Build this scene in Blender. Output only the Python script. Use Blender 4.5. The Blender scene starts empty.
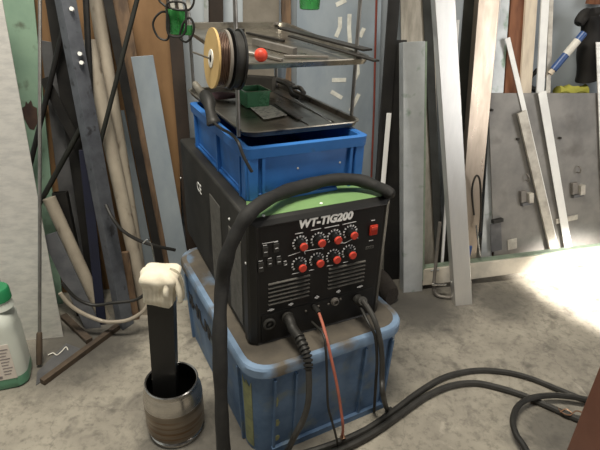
import bpy, math, random
from mathutils import Vector, Matrix, noise
V = Vector
random.seed(4)
SC = bpy.context.scene
COL = SC.collection
# ---------------------------------------------------------------- camera
F = 490.0; PITCH = math.radians(26.6); ROLL = math.radians(1.85); CAM = V((0, 0, 1.25))
fw = V((0, math.cos(PITCH), -math.sin(PITCH)))
r0 = V((1, 0, 0)); u0 = r0.cross(fw)
rt = r0*math.cos(ROLL)+u0*math.sin(ROLL)
up = -r0*math.sin(ROLL)+u0*math.cos(ROLL)
cd = bpy.data.cameras.new('camera'); cam = bpy.data.objects.new('camera', cd); COL.objects.link(cam)
cd.sensor_width = 36; cd.lens = F/600*36; cd.clip_start = .01
M3 = Matrix((rt, up, -fw)).transposed()
cam.matrix_world = Matrix.Translation(CAM) @ M3.to_4x4()
SC.camera = cam
# ---------------------------------------------------------------- world and lights
SC.view_settings.view_transform = 'Standard'
try: SC.view_settings.look = 'None'
except Exception: pass
SC.view_settings.gamma = 1.0
SC.view_settings.exposure = 0.12
w = bpy.data.worlds.new('world'); SC.world = w; w.use_nodes = True
nt = w.node_tree; bg = nt.nodes['Background']
bg.inputs[0].default_value = (1.0, .95, .88, 1); bg.inputs[1].default_value = .12
# dim workshop around: broad uneven patches of light and dark
wtc = nt.nodes.new('ShaderNodeTexCoord'); wno = nt.nodes.new('ShaderNodeTexNoise'); wno.inputs['Scale'].default_value = 2.6; wno.inputs['Detail'].default_value = 2
wra = nt.nodes.new('ShaderNodeMapRange'); wra.inputs[1].default_value = .42; wra.inputs[2].default_value = .62; wra.inputs[3].default_value = .15; wra.inputs[4].default_value = 3.2
nt.links.new(wtc.outputs['Generated'], wno.inputs['Vector']); nt.links.new(wno.outputs[0], wra.inputs[0])
wmu = nt.nodes.new('ShaderNodeMath'); wmu.operation = 'MULTIPLY'; wmu.inputs[1].default_value = .062
nt.links.new(wra.outputs[0], wmu.inputs[0]); nt.links.new(wmu.outputs[0], bg.inputs[1])


def area(name, loc, target, sx, sy, power, color, spread=180):
    l = bpy.data.lights.new(name, 'AREA'); l.shape = 'RECTANGLE'; l.size = sx; l.size_y = sy
    l.energy = power; l.color = color; l.spread = math.radians(spread)
    o = bpy.data.objects.new(name, l); COL.objects.link(o); o.location = loc
    o.rotation_euler = (V(target)-V(loc)).to_track_quat('-Z', 'Y').to_euler(); return o


area('ceiling_lamp', (-0.35, 0.70, 3.1), (-0.2, 1.15, 0), 1.2, .35, 96, (1, .93, .80))
area('doorway_daylight', (3.4, -.2, 1.7), (.5, 1.9, .5), 1.3, 1.8, 36, (1.0, .97, .93))
sp = bpy.data.lights.new('sun_through_door', 'SPOT'); sp.energy = 14000; sp.color = (1, .94, .85)
sp.spot_size = math.radians(7.0); sp.spot_blend = .6; sp.shadow_soft_size = .04
so = bpy.data.objects.new('sun_through_door', sp); COL.objects.link(so); so.location = (4.2, -2.2, 3.6)
so.rotation_euler = (V((1.47, 1.84, .0))-V(so.location)).to_track_quat('-Z', 'Y').to_euler()


# ---------------------------------------------------------------- image -> place helpers
def ray(x, y): return fw + rt*((x-300)/F) + up*((225-y)/F)
def Z(x, y, z=0.0):
    d = ray(x, y); return CAM + d*((z-CAM.z)/d.z)
def D(x, y, Y):
    d = ray(x, y); return CAM + d*(Y/d.y)
def plane(x, y, p0, n):
    d = ray(x, y); return CAM + d*((V(p0)-CAM).dot(n)/d.dot(n))
def proj(p):
    q = V(p)-CAM; z = q.dot(fw); return 300+F*q.dot(rt)/z, 225-F*q.dot(up)/z
def hz(x, y, py):
    lo, hi = -.5, 2.0
    for _ in range(40):
        m = (lo+hi)/2
        if proj((x, y, m))[1] > py: lo = m
        else: hi = m
    return lo
def depth(p): return (V(p)-CAM).dot(fw)
def mpx(px, p): return px*depth(p)/F
WY = math.radians(12.0)
WD = V((math.cos(WY), math.sin(WY), 0)); WN = V((math.sin(WY), -math.cos(WY), 0)); WP = V((0, 2.2, 0))
def W(x, y, off): return plane(x, y, WP+WN*off, WN)
def WL(x, y, L, S):
    """a point on the layer of things leaning on the wall: L off the wall at 1.6 m, L+S off it at the floor"""
    n = WN+V((0, 0, S/1.6)); return plane(x, y, WP+WN*(L+S), n.normalized())
def woff(p): return (p-WP).dot(WN)


# ---------------------------------------------------------------- materials
MATS = {}
def mat(name, c1, c2=None, scale=12., rough=.6, metal=0., bump=0., stretch=(1, 1, 1), lo=.4, hi=.65, c3=None, s3=40., lo3=.6, hi3=.7,
        trans=0., ior=1.45, coat=0., alpha=1.0, rvar=.1, wave=0.):
    m = bpy.data.materials.new(name); m.use_nodes = True; t = m.node_tree; N = t.nodes; L = t.links
    b = N['Principled BSDF']
    b.inputs['Roughness'].default_value = rough; b.inputs['Metallic'].default_value = metal
    b.inputs['IOR'].default_value = ior; b.inputs['Transmission Weight'].default_value = trans
    b.inputs['Coat Weight'].default_value = coat; b.inputs['Alpha'].default_value = alpha
    tc = N.new('ShaderNodeTexCoord'); mp = N.new('ShaderNodeMapping'); mp.inputs['Scale'].default_value = stretch
    L.new(tc.outputs['Object'], mp.inputs['Vector'])
    no = N.new('ShaderNodeTexNoise'); no.inputs['Scale'].default_value = scale; no.inputs['Detail'].default_value = 8
    no.inputs['Roughness'].default_value = .62
    L.new(mp.outputs[0], no.inputs['Vector'])
    c2 = c2 or tuple(x*.8 for x in c1)
    r = N.new('ShaderNodeMapRange'); r.inputs[1].default_value = lo; r.inputs[2].default_value = hi
    L.new(no.outputs[0], r.inputs[0])
    mx = N.new('ShaderNodeMix'); mx.data_type = 'RGBA'
    mx.inputs[6].default_value = (*c1, 1); mx.inputs[7].default_value = (*c2, 1)
    L.new(r.outputs[0], mx.inputs[0]); out = mx.outputs[2]
    if c3:
        n3 = N.new('ShaderNodeTexNoise'); n3.inputs['Scale'].default_value = s3; n3.inputs['Detail'].default_value = 5
        L.new(mp.outputs[0], n3.inputs['Vector'])
        q = N.new('ShaderNodeMapRange'); q.inputs[1].default_value = lo3; q.inputs[2].default_value = hi3
        L.new(n3.outputs[0], q.inputs[0])
        m2 = N.new('ShaderNodeMix'); m2.data_type = 'RGBA'; L.new(out, m2.inputs[6]); m2.inputs[7].default_value = (*c3, 1)
        L.new(q.outputs[0], m2.inputs[0]); out = m2.outputs[2]
    L.new(out, b.inputs['Base Color'])
    rr = N.new('ShaderNodeMapRange'); rr.inputs[3].default_value = max(0.02, rough-rvar); rr.inputs[4].default_value = min(1, rough+rvar)
    L.new(no.outputs[0], rr.inputs[0]); L.new(rr.outputs[0], b.inputs['Roughness'])
    if bump:
        bn = N.new('ShaderNodeBump'); bn.inputs['Strength'].default_value = bump; bn.inputs['Distance'].default_value = .004
        src = no.outputs[0]
        if wave:
            wv = N.new('ShaderNodeTexWave'); wv.inputs['Scale'].default_value = wave; L.new(mp.outputs[0], wv.inputs['Vector']); src = wv.outputs[0]
        L.new(src, bn.inputs['Height']); L.new(bn.outputs[0], b.inputs['Normal'])
    MATS[name] = m; return m


mat('concrete', (.38, .35, .29), (.235, .215, .18), 3.2, .8, bump=.25, lo=.36, hi=.66, c3=(.06, .055, .05), s3=9, lo3=.60, hi3=.76)
mat('wall_paint', (.44, .49, .53), (.36, .40, .44), 2, .7)
mat('plywood', (.235, .135, .062), (.15, .08, .035), 5, .7, stretch=(1, 1, .35), c3=(.07, .035, .015), s3=8, lo3=.58, hi3=.75)
mat('brown_post', (0.0280, 0.0176, 0.0120), (0.0160, 0.0112, 0.0080), 9, .7)
mat('wood_old', (.165, .105, .062), (.07, .046, .031), 14, .75, stretch=(3, 3, .4), bump=.2)
mat('wood_red', (.24, .10, .05), (.14, .055, .03), 10, .7, stretch=(3, 3, .3))
mat('wood_cream', (.72, .63, .50), (.55, .47, .38), 10, .6, stretch=(3, 3, .3))
mat('green_board', (.20, .30, .22), (.15, .24, .18), 6, .65, c3=(.08, .10, .07), s3=18, lo3=.62, hi3=.75)
mat('dark_brown', (.06, .035, .025), (.035, .02, .018), 20, .9)
mat('alu_sheet', (.80, .78, .74), (.62, .61, .585), 16, .45, .55, bump=.08, stretch=(1, 1, 3))
mat('alu', (.76, .755, .74), (.70, .70, .69), 10, .32, .85, stretch=(4, 4, .5))
mat('alu_warm', (.46, .385, .315), (.38, .32, .26), 8, .30, .85, stretch=(4, 4, .5))
mat('alu_white', (.86, .86, .84), (.78, .78, .77), 10, .5, .2)
mat('alu_beige', (.55, .52, .46), (.38, .35, .31), 22, .5, .4, bump=.1)
mat('galv', (.50, .525, .53), (.40, .42, .43), 9, .42, .45, c3=(.20, .27, .21), s3=12, lo3=.6, hi3=.7)
mat('galv_green', (.22, .28, .21), (.16, .20, .16), 16, .6, .2)
mat('galv_blue', (.34, .39, .43), (.26, .31, .36), 7, .5, .35, stretch=(1, 1, .5))
mat('steel_beige', (.36, .33, .275), (.22, .20, .165), 6, .42, .6, stretch=(5, 5, .3))
mat('cream_rail', (.62, .57, .48), (.45, .42, .36), 10, .5, .3)
mat('grey_plate', (.25, .24, .225), (.165, .16, .155), 5, .5, .45, c3=(.15, .14, .13), s3=6, lo3=.56, hi3=.68, bump=.03)
mat('dark_plate', (.13, .13, .135), (.09, .09, .095), 12, .5, .4)
mat('steel_rod', (.30, .29, .27), (.20, .19, .18), 20, .38, .8)
mat('blue_grey_steel', (.135, .145, .165), (.085, .09, .105), 14, .45, .35, c3=(.05, .05, .055), s3=30)
mat('blue_grey_light', (.15, .155, .17), (.10, .105, .12), 14, .45, .35)
mat('black_steel', (0.0110, 0.0105, 0.0105), (0.0175, 0.0165, 0.0150), 12, .5, .2)
mat('dark_olive', (0.0300, 0.0312, 0.0270), (0.0210, 0.0216, 0.0180), 12, .5, .4)
mat('navy', (0.0100, 0.0120, 0.0300), (0.0075, 0.0090, 0.0200), 12, .5)
mat('cream_pipe', (.44, .39, .315), (.27, .235, .19), 6, .5, .1, stretch=(1, 1, .5), c3=(.16, .13, .1), s3=25, lo3=.62, hi3=.74)
mat('rusty', (.115, .085, .06), (.07, .055, .045), 24, .65, .4, bump=.2)
mat('machine_black', (0.0100, 0.0100, 0.0100), (0.0160, 0.0155, 0.0145), 6, .42, lo=.4, hi=.75)
mat('machine_dust', (0.0275, 0.0264, 0.0237), (0.0138, 0.0138, 0.0127), 6, .6)
mat('panel_black', (0.0050, 0.0050, 0.0055), (0.0070, 0.0070, 0.0070), 30, .45)
mat('panel_ink', (0.0060, 0.0060, 0.0060), (0.0100, 0.0100, 0.0100), 30, .3)
mat('ink_white', (.90, .90, .87), (.82, .82, .80), 40, .5)
mat('ink_grey', (0.1100, 0.1045, 0.0935), (0.0770, 0.0743, 0.0660), 40, .6)
mat('knob_red', (.55, .055, .03), (.48, .045, .028), 20, .5)
mat('switch_red', (.42, .03, .012), (.36, .02, .01), 20, .35)
mat('tick_white', (.68, .68, .68), (.62, .62, .62), 20, .5)
mat('green_paint', (.18, .31, .125), (.15, .265, .105), 9, .55, c3=(.16, .27, .12), s3=22, lo3=.6, hi3=.75)
mat('blue_crate', (.036, .16, .46), (.028, .13, .385), 7, .42, c3=(.05, .12, .25), s3=30, lo3=.64, hi3=.8)
mat('blue_old', (.125, .205, .335), (.07, .13, .235), 9, .6, c3=(.17, .21, .22), s3=12, lo3=.55, hi3=.72, bump=.08)
mat('blue_rim', (.20, .29, .42), (.13, .20, .30), 8, .6, c3=(.12, .105, .085), s3=7, lo3=.5, hi3=.62)
mat('lid_dust', (.105, .09, .07), (.07, .062, .052), 9, .85, c3=(.12, .17, .24), s3=5, lo3=.60, hi3=.68)
mat('tape_yellow', (.34, .35, .17), (.22, .24, .14), 30, .7)
mat('black_ink', (.02, .02, .022), (.035, .035, .04), 30, .7)
mat('rubber', (0.0143, 0.0138, 0.0127), (0.0220, 0.0209, 0.0187), 30, .55)
mat('rubber_grey', (0.0375, 0.0360, 0.0330), (0.0255, 0.0248, 0.0225), 30, .5)
mat('sleeve', (0.0108, 0.0108, 0.0108), (0.0180, 0.0174, 0.0162), 40, .75, bump=.3)
mat('pink_cable', (.42, .13, .085), (.33, .10, .07), 30, .45)
mat('copper', (.35, .2, .12), (.25, .15, .1), 30, .4, .6)
mat('cotton', (.80, .74, .60), (.70, .63, .50), 30, .95, bump=.5)
mat('cotton_dirty', (.45, .40, .30), (.30, .27, .2), 25, .95, bump=.4)
mat('stainless', (.52, .50, .47), (.40, .38, .36), 8, .25, .95, stretch=(.4, .4, 8))
mat('stainless_burnt', (.30, .26, .215), (.17, .14, .11), 5, .34, .9, stretch=(.6, .6, 14), c3=(.17, .10, .055), s3=4, lo3=.5, hi3=.62)
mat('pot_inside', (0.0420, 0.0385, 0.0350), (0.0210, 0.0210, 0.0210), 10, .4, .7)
mat('tray_steel', (.29, .265, .22), (.15, .137, .113), 9, .30, .8, c3=(.06, .055, .05), s3=16, lo3=.58, hi3=.7)
mat('tool_grey', (.24, .22, .20), (.16, .15, .135), 20, .5, .5)
mat('tool_dark', (.035, .031, .026), (.022, .02, .018), 20, .5, .4)
mat('red_plastic', (.72, .07, .035), (.60, .05, .03), 12, .45)
mat('cardboard', (.52, .36, .15), (.42, .28, .11), 14, .7)
mat('card_grey', (.20, .18, .15), (.15, .135, .11), 12, .75)
mat('spool_grey', (.22, .20, .17), (.16, .14, .12), 14, .5)
mat('solder_wire', (.11, .065, .045), (.06, .035, .025), 30, .4, .5, bump=.6, wave=60)
mat('white_plastic', (.72, .70, .64), (.64, .62, .56), 14, .5)
mat('paper', (.85, .82, .72), (.50, .48, .42), 60, .8, lo=.5, hi=.6)
mat('green_plastic', (.12, .36, .19), (.09, .28, .14), 12, .25, trans=.35)
mat('green_glass', (.12, .50, .16), (.08, .36, .12), 10, .12, trans=.55)
mat('pink_cloth', (.13, .075, .085), (.09, .055, .065), 20, .9)
mat('jug_plastic', (.70, .74, .68), (.64, .68, .62), 6, .35, trans=.12)
mat('jug_liquid', (.16, .38, .25), (.13, .33, .21), 6, .3, trans=.1)
mat('jug_cap', (.022, .22, .085), (.02, .19, .075), 20, .45)
mat('label_paper', (.72, .66, .60), (.66, .60, .55), 20, .6)
mat('label_print', (.20, .18, .18), (.32, .28, .27), 60, .7)
mat('matt_white', (.66, .66, .60), (.50, .50, .46), 40, .8)
mat('red_hose', (.20, .045, .03), (.14, .035, .025), 20, .5)
mat('chrome', (.8, .8, .8), (.7, .7, .7), 20, .15, 1.0)
mat('brown_cabinet', (.145, .060, .038), (.12, .05, .032), 8, .5)
mat('tube_blue', (.045, .10, .28), (.035, .075, .2), 12, .35)
mat('yellow_cloth', (.42, .40, .07), (.32, .31, .05), 12, .7, bump=.3)
mat('bag_black', (0.0110, 0.0100, 0.0100), (0.0175, 0.0160, 0.0150), 12, .7, bump=.3)
mat('fuzzy_brown', (0.0245, 0.0196, 0.0168), (0.0385, 0.0315, 0.0252), 40, .9, bump=.6)


# ---------------------------------------------------------------- mesh helpers
class MB:
    def __init__(s): s.v = []; s.f = []
    def add(s, vs, fs):
        b = len(s.v); s.v += [V(p) for p in vs]; s.f += [tuple(i+b for i in q) for q in fs]; return s
    def obox(s, c, X, Y_, Zz):
        c = V(c); X = V(X); Y_ = V(Y_); Zz = V(Zz)
        vs = [c+X*i+Y_*j+Zz*k for k in (-1, 1) for j in (-1, 1) for i in (-1, 1)]
        if X.cross(Y_).dot(Zz) < 0:
            fs = [(0, 1, 3, 2), (4, 6, 7, 5), (0, 4, 5, 1), (2, 3, 7, 6), (0, 2, 6, 4), (1, 5, 7, 3)]
        else:
            fs = [(0, 2, 3, 1), (4, 5, 7, 6), (0, 1, 5, 4), (2, 6, 7, 3), (0, 4, 6, 2), (1, 3, 7, 5)]
        return s.add(vs, fs)
    def box(s, x0, x1, y0, y1, z0, z1):
        return s.obox(((x0+x1)/2, (y0+y1)/2, (z0+z1)/2), (abs(x1-x0)/2, 0, 0), (0, abs(y1-y0)/2, 0), (0, 0, abs(z1-z0)/2))
    def loft(s, loops, cap0=True, cap1=True, closed=False):
        n = len(loops[0]); b = len(s.v)
        for l in loops: s.v += [V(p) for p in l]
        m = len(loops)
        for i in range(m if closed else m-1):
            a = b+i*n; c = b+((i+1) % m)*n
            for j in range(n):
                k = (j+1) % n; s.f.append((a+j, a+k, c+k, c+j))
        if cap0 and not closed: s.f.append(tuple(b+j for j in reversed(range(n))))
        if cap1 and not closed: s.f.append(tuple(b+(m-1)*n+j for j in range(n)))
        return s
    def lathe(s, prof, n=28, c=(0, 0, 0), ax=None, closed=False, cap0=True, cap1=True):
        c = V(c); A = V(ax).normalized() if ax is not None else V((0, 0, 1))
        X = A.orthogonal().normalized() if ax is not None else V((1, 0, 0)); Y_ = A.cross(X)
        loops = [[c+A*z+(X*math.cos(2*math.pi*k/n)+Y_*math.sin(2*math.pi*k/n))*max(r, 1e-4) for k in range(n)] for r, z in prof]
        return s.loft(loops, cap0, cap1, closed)
    def cyl(s, a, b, r, n=16, r2=None):
        a = V(a); b = V(b); L = (b-a).length
        return s.lathe([(r, 0), (r if r2 is None else r2, L)], n, a, b-a)
    def tube(s, pts, r, n=8, smooth=6, closed=False, rib=None):
        pts = [V(p) for p in pts]
        if smooth:
            out = []; m = len(pts)
            for i in range(m if closed else m-1):
                if closed: p0, p1, p2, p3 = pts[i-1], pts[i], pts[(i+1) % m], pts[(i+2) % m]
                else: p0, p1, p2, p3 = pts[max(i-1, 0)], pts[i], pts[i+1], pts[min(i+2, m-1)]
                for k in range(smooth):
                    t = k/smooth
                    out.append(.5*((2*p1)+(p2-p0)*t+(2*p0-5*p1+4*p2-p3)*t*t+(3*p1-p0-3*p2+p3)*t**3))
            if not closed: out.append(pts[-1])
            pts = out
        m = len(pts); loops = []; nv = None
        for i in range(m):
            if closed: t = pts[(i+1) % m]-pts[i-1]
            else: t = pts[min(i+1, m-1)]-pts[max(i-1, 0)]
            t.normalize()
            if nv is None: nv = t.orthogonal().normalized()
            nv = (nv-t*nv.dot(t)).normalized(); bv = t.cross(nv)
            rr = r(i/(m-1)) if callable(r) else r
            loops.append([pts[i]+(nv*math.cos(2*math.pi*k/n)+bv*math.sin(2*math.pi*k/n))*rr for k in range(n)])
        return s.loft(loops, closed=closed)
    def poly(s, pts, N):
        n = len(pts); pts = [V(p) for p in pts]; N = V(N)
        return s.loft([pts, [p+N for p in pts]])


def make(name, mb, m, parent=None, loc=None, smooth=True, ang=35, bevel=0., seg=2):
    me = bpy.data.meshes.new(name)
    o = V(loc) if loc is not None else V((0, 0, 0))
    me.from_pydata([p-o for p in mb.v], [], mb.f); me.validate()
    import bmesh
    bm = bmesh.new(); bm.from_mesh(me); bmesh.ops.recalc_face_normals(bm, faces=bm.faces); bm.to_mesh(me); bm.free()
    if smooth:
        me.shade_smooth(); me.set_sharp_from_angle(angle=math.radians(ang))
    me.materials.append(MATS[m] if isinstance(m, str) else m)
    ob = bpy.data.objects.new(name, me); COL.objects.link(ob); ob.location = o
    if parent: ob.parent = parent
    if bevel:
        b = ob.modifiers.new('bevel', 'BEVEL'); b.width = bevel; b.segments = seg; b.limit_method = 'ANGLE'; b.angle_limit = math.radians(40)
    return ob
def tag(o, label=None, cat=None, group=None, kind=None):
    if label: o['label'] = label
    if cat: o['category'] = cat
    if group: o['group'] = group
    if kind: o['kind'] = kind
    return o
def thing(name, label, cat, loc=(0, 0, 0), rz=0., group=None, rot=None):
    o = bpy.data.objects.new(name, None); COL.objects.link(o); o.location = loc
    o.rotation_euler = rot if rot else (0, 0, rz); o.empty_display_size = .05
    return tag(o, label, cat, group)
def text(name, s, m, parent, loc, rot, size, extr=.0006, bold=.0, shear=0., sx=1.):
    cu = bpy.data.curves.new(name, 'FONT'); cu.body = s; cu.size = size; cu.extrude = extr; cu.offset = bold; cu.shear = shear
    cu.align_x = 'CENTER'; cu.align_y = 'CENTER'; cu.resolution_u = 3
    t = bpy.data.objects.new(name+'_tmp', cu); COL.objects.link(t)
    dg = bpy.context.evaluated_depsgraph_get(); me = bpy.data.meshes.new_from_object(t.evaluated_get(dg))
    bpy.data.objects.remove(t); bpy.data.curves.remove(cu)
    me.materials.clear(); me.materials.append(MATS[m]); me.name = name
    o = bpy.data.objects.new(name, me); COL.objects.link(o); o.location = loc; o.rotation_euler = rot; o.scale = (sx, 1, 1); o.parent = parent
    return o


def rrect(x0, x1, y0, y1, r, z, n=5):
    out = []
    for cx, cy, a in ((x1-r, y1-r, 0), (x0+r, y1-r, 90), (x0+r, y0+r, 180), (x1-r, y0+r, 270)):
        for k in range(n+1):
            t = math.radians(a+90*k/n); out.append(V((cx+r*math.cos(t), cy+r*math.sin(t), z)))
    return out


def to_floor(A, B):
    """A top point, B a lower point: run the line on to the floor"""
    d = B-A; return A+d*(-A.z/d.z)
def shape_bar(A, B, w, t, profile='flat', floor=True, turn=0.):
    """a length of stock from foot A up to B"""
    a = (B-A).normalized(); wd = WD-a*WD.dot(a); wd.normalize(); nd = a.cross(wd); nd.normalize()
    if nd.dot(WN) < 0: nd = -nd
    if turn:
        c, s_ = math.cos(math.radians(turn)), math.sin(math.radians(turn)); wd, nd = wd*c+nd*s_, nd*c-wd*s_
    if profile in ('flat', 'tube'):
        P_ = [(-w/2, -t/2), (w/2, -t/2), (w/2, t/2), (-w/2, t/2)]
    elif profile == 'round':
        P_ = [(w/2*math.cos(2*math.pi*k/16), w/2*math.sin(2*math.pi*k/16)) for k in range(16)]
    elif profile == 'angle':   # L with its ridge towards the room
        P_ = [(-w*.42, -w*.25), (-w*.42+t, -w*.27), (-w*.02, w*.20-t*1.3), (w*.5-t, -w*.35), (w*.5, -w*.33), (-w*.02, w*.22)]
    mb = MB()
    def ring(c, P2, fl):
        out = []
        for x, y in P2:
            p = c+wd*x+nd*y
            if fl: p = p+a*(-p.z/a.z)
            out.append(p)
        return out
    if profile == 'tube':
        k = 1-2*.003/min(w, t)
        Pi = [(x*k, y*k) for x, y in P_]
        mb.loft([ring(A, P_, floor), ring(B, P_, False), ring(B, Pi, False), ring(A+a*.02, Pi, False)], cap0=False, cap1=True)
        mb.loft([ring(A, P_, floor), ring(A+a*.002, P_, floor)][:1]*1+[ring(A, P_, floor)], cap0=True, cap1=False) if False else None
    else:
        mb.loft([ring(A, P_, floor), ring(B, P_, False)])
    return mb, a, wd, nd
def lean(name, label, cat, top, bot, wpx, t, m, profile='flat', L=None, S=.28, stop=False, ext=None, group=None, turn=0., bevel=.0008, wm=None):
    """top, bot: two image points of its centre line; L None: its foot stands on the floor at bot"""
    if L is None: L = woff(Z(*bot))-S
    T = WL(*top, L, S); B = WL(*bot, L, S) if stop else to_floor(T, WL(*bot, L, S))
    if ext is None: ext = .22 if top[1] <= 0 else 0
    w_ = mpx(wpx, (T+B)/2) if wm is None else wm
    T2 = T+(T-B).normalized()*ext
    mb, a, wd, nd = shape_bar(B, T2, w_, t, profile, not stop, turn)
    o = make(name, mb, m, None, B, smooth=(profile == 'round'), bevel=0 if profile in ('round',) else bevel)
    tag(o, label, cat, group); o_info[o.name] = (B, T, a, wd, nd, w_, t)
    return o
o_info = {}
def sheet(name, label, cat, pts, t, m, group=None, parent=None):
    """pts: TL TR BR BL front corners in the place; thickness goes away from the room"""
    n = (pts[1]-pts[0]).cross(pts[3]-pts[0]).normalized()
    if n.dot(WN) > 0: n = -n
    mb = MB(); mb.loft([pts, [p+n*t for p in pts]])
    base = (pts[2]+pts[3])/2
    if parent: o = make(name, mb, m, parent, None, smooth=False)
    else: o = make(name, mb, m, None, base, smooth=False, bevel=min(.001, t*.3)); tag(o, label, cat, group)
    return o
def kid(o, name, mb, m, **k):
    """mesh in place coordinates made a child of o (o unrotated)"""
    c = make(name, mb, m, None, o.location, **k); c.parent = o; c.location = (0, 0, 0); return c


# ================================================================ THE SETTING
def floor_material():
    m = MATS['concrete']; t = m.node_tree; N = t.nodes; L = t.links; b = N['Principled BSDF']
    base = b.inputs['Base Color'].links[0].from_socket
    tc = N.new('ShaderNodeTexCoord')
    def mixin(col, fac, c):
        x = N.new('ShaderNodeMix'); x.data_type = 'RGBA'; L.new(col, x.inputs[6]); x.inputs[7].default_value = (*c, 1); L.new(fac, x.inputs[0]); return x.outputs[2]
    def rng(sock, a, b_, c=0., d=1.):
        r = N.new('ShaderNodeMapRange'); r.inputs[1].default_value = a; r.inputs[2].default_value = b_; r.inputs[3].default_value = c; r.inputs[4].default_value = d
        L.new(sock, r.inputs[0]); return r.outputs[0]
    def noi(sc, det=6, dist=0.):
        n = N.new('ShaderNodeTexNoise'); n.inputs['Scale'].default_value = sc; n.inputs['Detail'].default_value = det; n.inputs['Distortion'].default_value = dist
        n.inputs['Roughness'].default_value = .7; L.new(tc.outputs['Object'], n.inputs['Vector']); return n.outputs[0]
    fine = noi(38, 5); mid = noi(11, 8, .6)
    out = mixin(base, rng(fine, .50, .70, 0, .75), (.13, .12, .10))
    out = mixin(out, rng(mid, .54, .68, 0, .6), (.11, .10, .088))
    out = mixin(out, rng(noi(5.5, 9, 1.2), .60, .66, 0, .35), (.50, .46, .39))
    v = N.new('ShaderNodeTexVoronoi'); v.feature = 'DISTANCE_TO_EDGE'; v.inputs['Scale'].default_value = 2.3
    ad = N.new('ShaderNodeMix'); ad.data_type = 'VECTOR'; ad.inputs[0].default_value = .12
    nz = N.new('ShaderNodeTexNoise'); nz.inputs['Scale'].default_value = 6; nz.inputs['Detail'].default_value = 6; L.new(tc.outputs['Object'], nz.inputs['Vector'])
    L.new(tc.outputs['Object'], ad.inputs[4]); L.new(nz.outputs[1], ad.inputs[5]); L.new(ad.outputs[1], v.inputs['Vector'])
    out = mixin(out, rng(v.outputs[0], .0, .004, .30, 0.), (.07, .065, .06))
    stains = [(Z(70, 352), .26, .10), (Z(100, 335), .22, .09), (Z(560, 436), .20, .8), (Z(500, 300), .20, .10), (Z(420, 312), .22, .09), (Z(250, 445), .30, .09), (Z(410, 285), .3, .1), (Z(175, 430), .13, .08)]
    for c, r_, _k in stains:
        d = N.new('ShaderNodeVectorMath'); d.operation = 'DISTANCE'; d.inputs[1].default_value = c; L.new(tc.outputs['Object'], d.inputs[0])
        e = N.new('ShaderNodeMath'); e.operation = 'MULTIPLY_ADD'; e.inputs[1].default_value = .28; L.new(mid, e.inputs[0]); L.new(d.outputs['Value'], e.inputs[2])
        out = mixin(out, rng(e.outputs[0], r_*.6+.10, r_+.16, .80, 0.), (.075, .070, .062))
    L.new(out, b.inputs['Base Color']); return m


mb = MB().box(-3.2, 4.6, -2.6, 4.2, -.08, 0); tag(make('floor', mb, floor_material(), smooth=False), kind='structure')
a_ = WP-WD*2.4; b_ = WP+WD*3.6
mb = MB().poly([a_-WN*.12, b_-WN*.12, b_, a_], (0, 0, 2.9)); tag(make('wall_back', mb, 'wall_paint', smooth=False), kind='structure')
mb = MB().poly([a_, a_+WN*4.2, a_+WN*4.2-WD*.12, a_-WD*.12], (0, 0, 2.9)); tag(make('wall_left', mb, 'wall_paint', smooth=False), kind='structure')

# ================================================================ LEANING STOCK, LEFT
def wsheet(name, label, cat, tl, tr, br, bl, t, m, L=.05, S=.28, **k):
    TL, TR = WL(*tl, L, S), WL(*tr, L, S)
    return sheet(name, label, cat, [TL, TR, to_floor(TR, WL(*br, L, S)), to_floor(TL, WL(*bl, L, S))], t, m, **k)


wsheet('plywood_sheet', 'large brown plywood sheet leaning on the wall behind the pipes and bars at left', 'plywood', (18, -60), (172, -60), (182, 235), (34, 235), .010, 'plywood', L=.016, S=0.2)
wsheet('grey_sheet', 'dull dark grey sheet leaning on the plywood, seen between the dark bars at far left', 'sheet metal', (40, 40), (62, 44), (84, 250), (66, 250), .003, 'dark_plate', L=.024, S=0.24)
wsheet('grey_sheet', 'dull grey sheet leaning on the plywood just right of the cream pipes', 'sheet metal', (112, 112), (124, 110), (152, 250), (128, 250), .003, 'galv_blue', L=.024, S=0.24)
lean('wooden_post', 'dark brown wooden post upright at the right edge of the plywood', 'post', (173, 0), (184, 140), 12, .03, 'brown_post', L=.045)
lean('metal_strip', 'pale grey flat metal strip with a square top leaning right of the old wooden board', 'metal strip', (142, 56), (170, 212), 20, .004, 'galv_blue', L=.072)
lean('wooden_board', 'old brown narrow wooden board leaning left of the pale grey strip', 'board', (119, 0), (156, 212), 15, .012, 'wood_old', L=.055)
lean('black_bar', 'black flat bar leaning along the left edge of the old wooden board', 'bar', (108, 0), (150, 212), 8, .010, 'black_steel', L=.112)
g = wsheet('green_board', 'pale green painted board with a painted-on dark hole leaning behind the aluminium sheet', 'board', (-3, -60), (28, -60), (53, 200), (20, 200), .008, 'green_board', L=.040, S=0.26)
# dark brown patch painted on for a hole in the green board
def on_sheet(o, px, py):
    vs = [o.matrix_world @ v.co if False else o.location+v.co for v in o.data.vertices]
    n = (vs[1]-vs[0]).cross(vs[3]-vs[0]).normalized()
    if n.dot(WN) < 0: n = -n
    return plane(px, py, vs[0], n), n
pp = [(22, 108), (25, 106), (26, 101), (28, 104), (31, 100), (33, 106), (37, 108), (38, 122), (34, 130), (30, 129), (27, 124), (24, 118)]
n_ = on_sheet(g, 22, 108)[1]
kid(g, 'hole_patch', MB().poly([on_sheet(g, *q)[0]+n_*.0015 for q in pp], -n_*.001), 'dark_brown', smooth=False)
lean('black_bar', 'long black flat bar leaning just left of the blue-grey angle', 'bar', (53, 0), (84, 212), 13, .008, 'black_steel', L=.060)
lean('black_bar', 'short black bar leaning steeply across from beside the thin pole', 'bar', (44, 78), (92, 172), 9, .008, 'black_steel', L=.076, stop=True)
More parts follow.
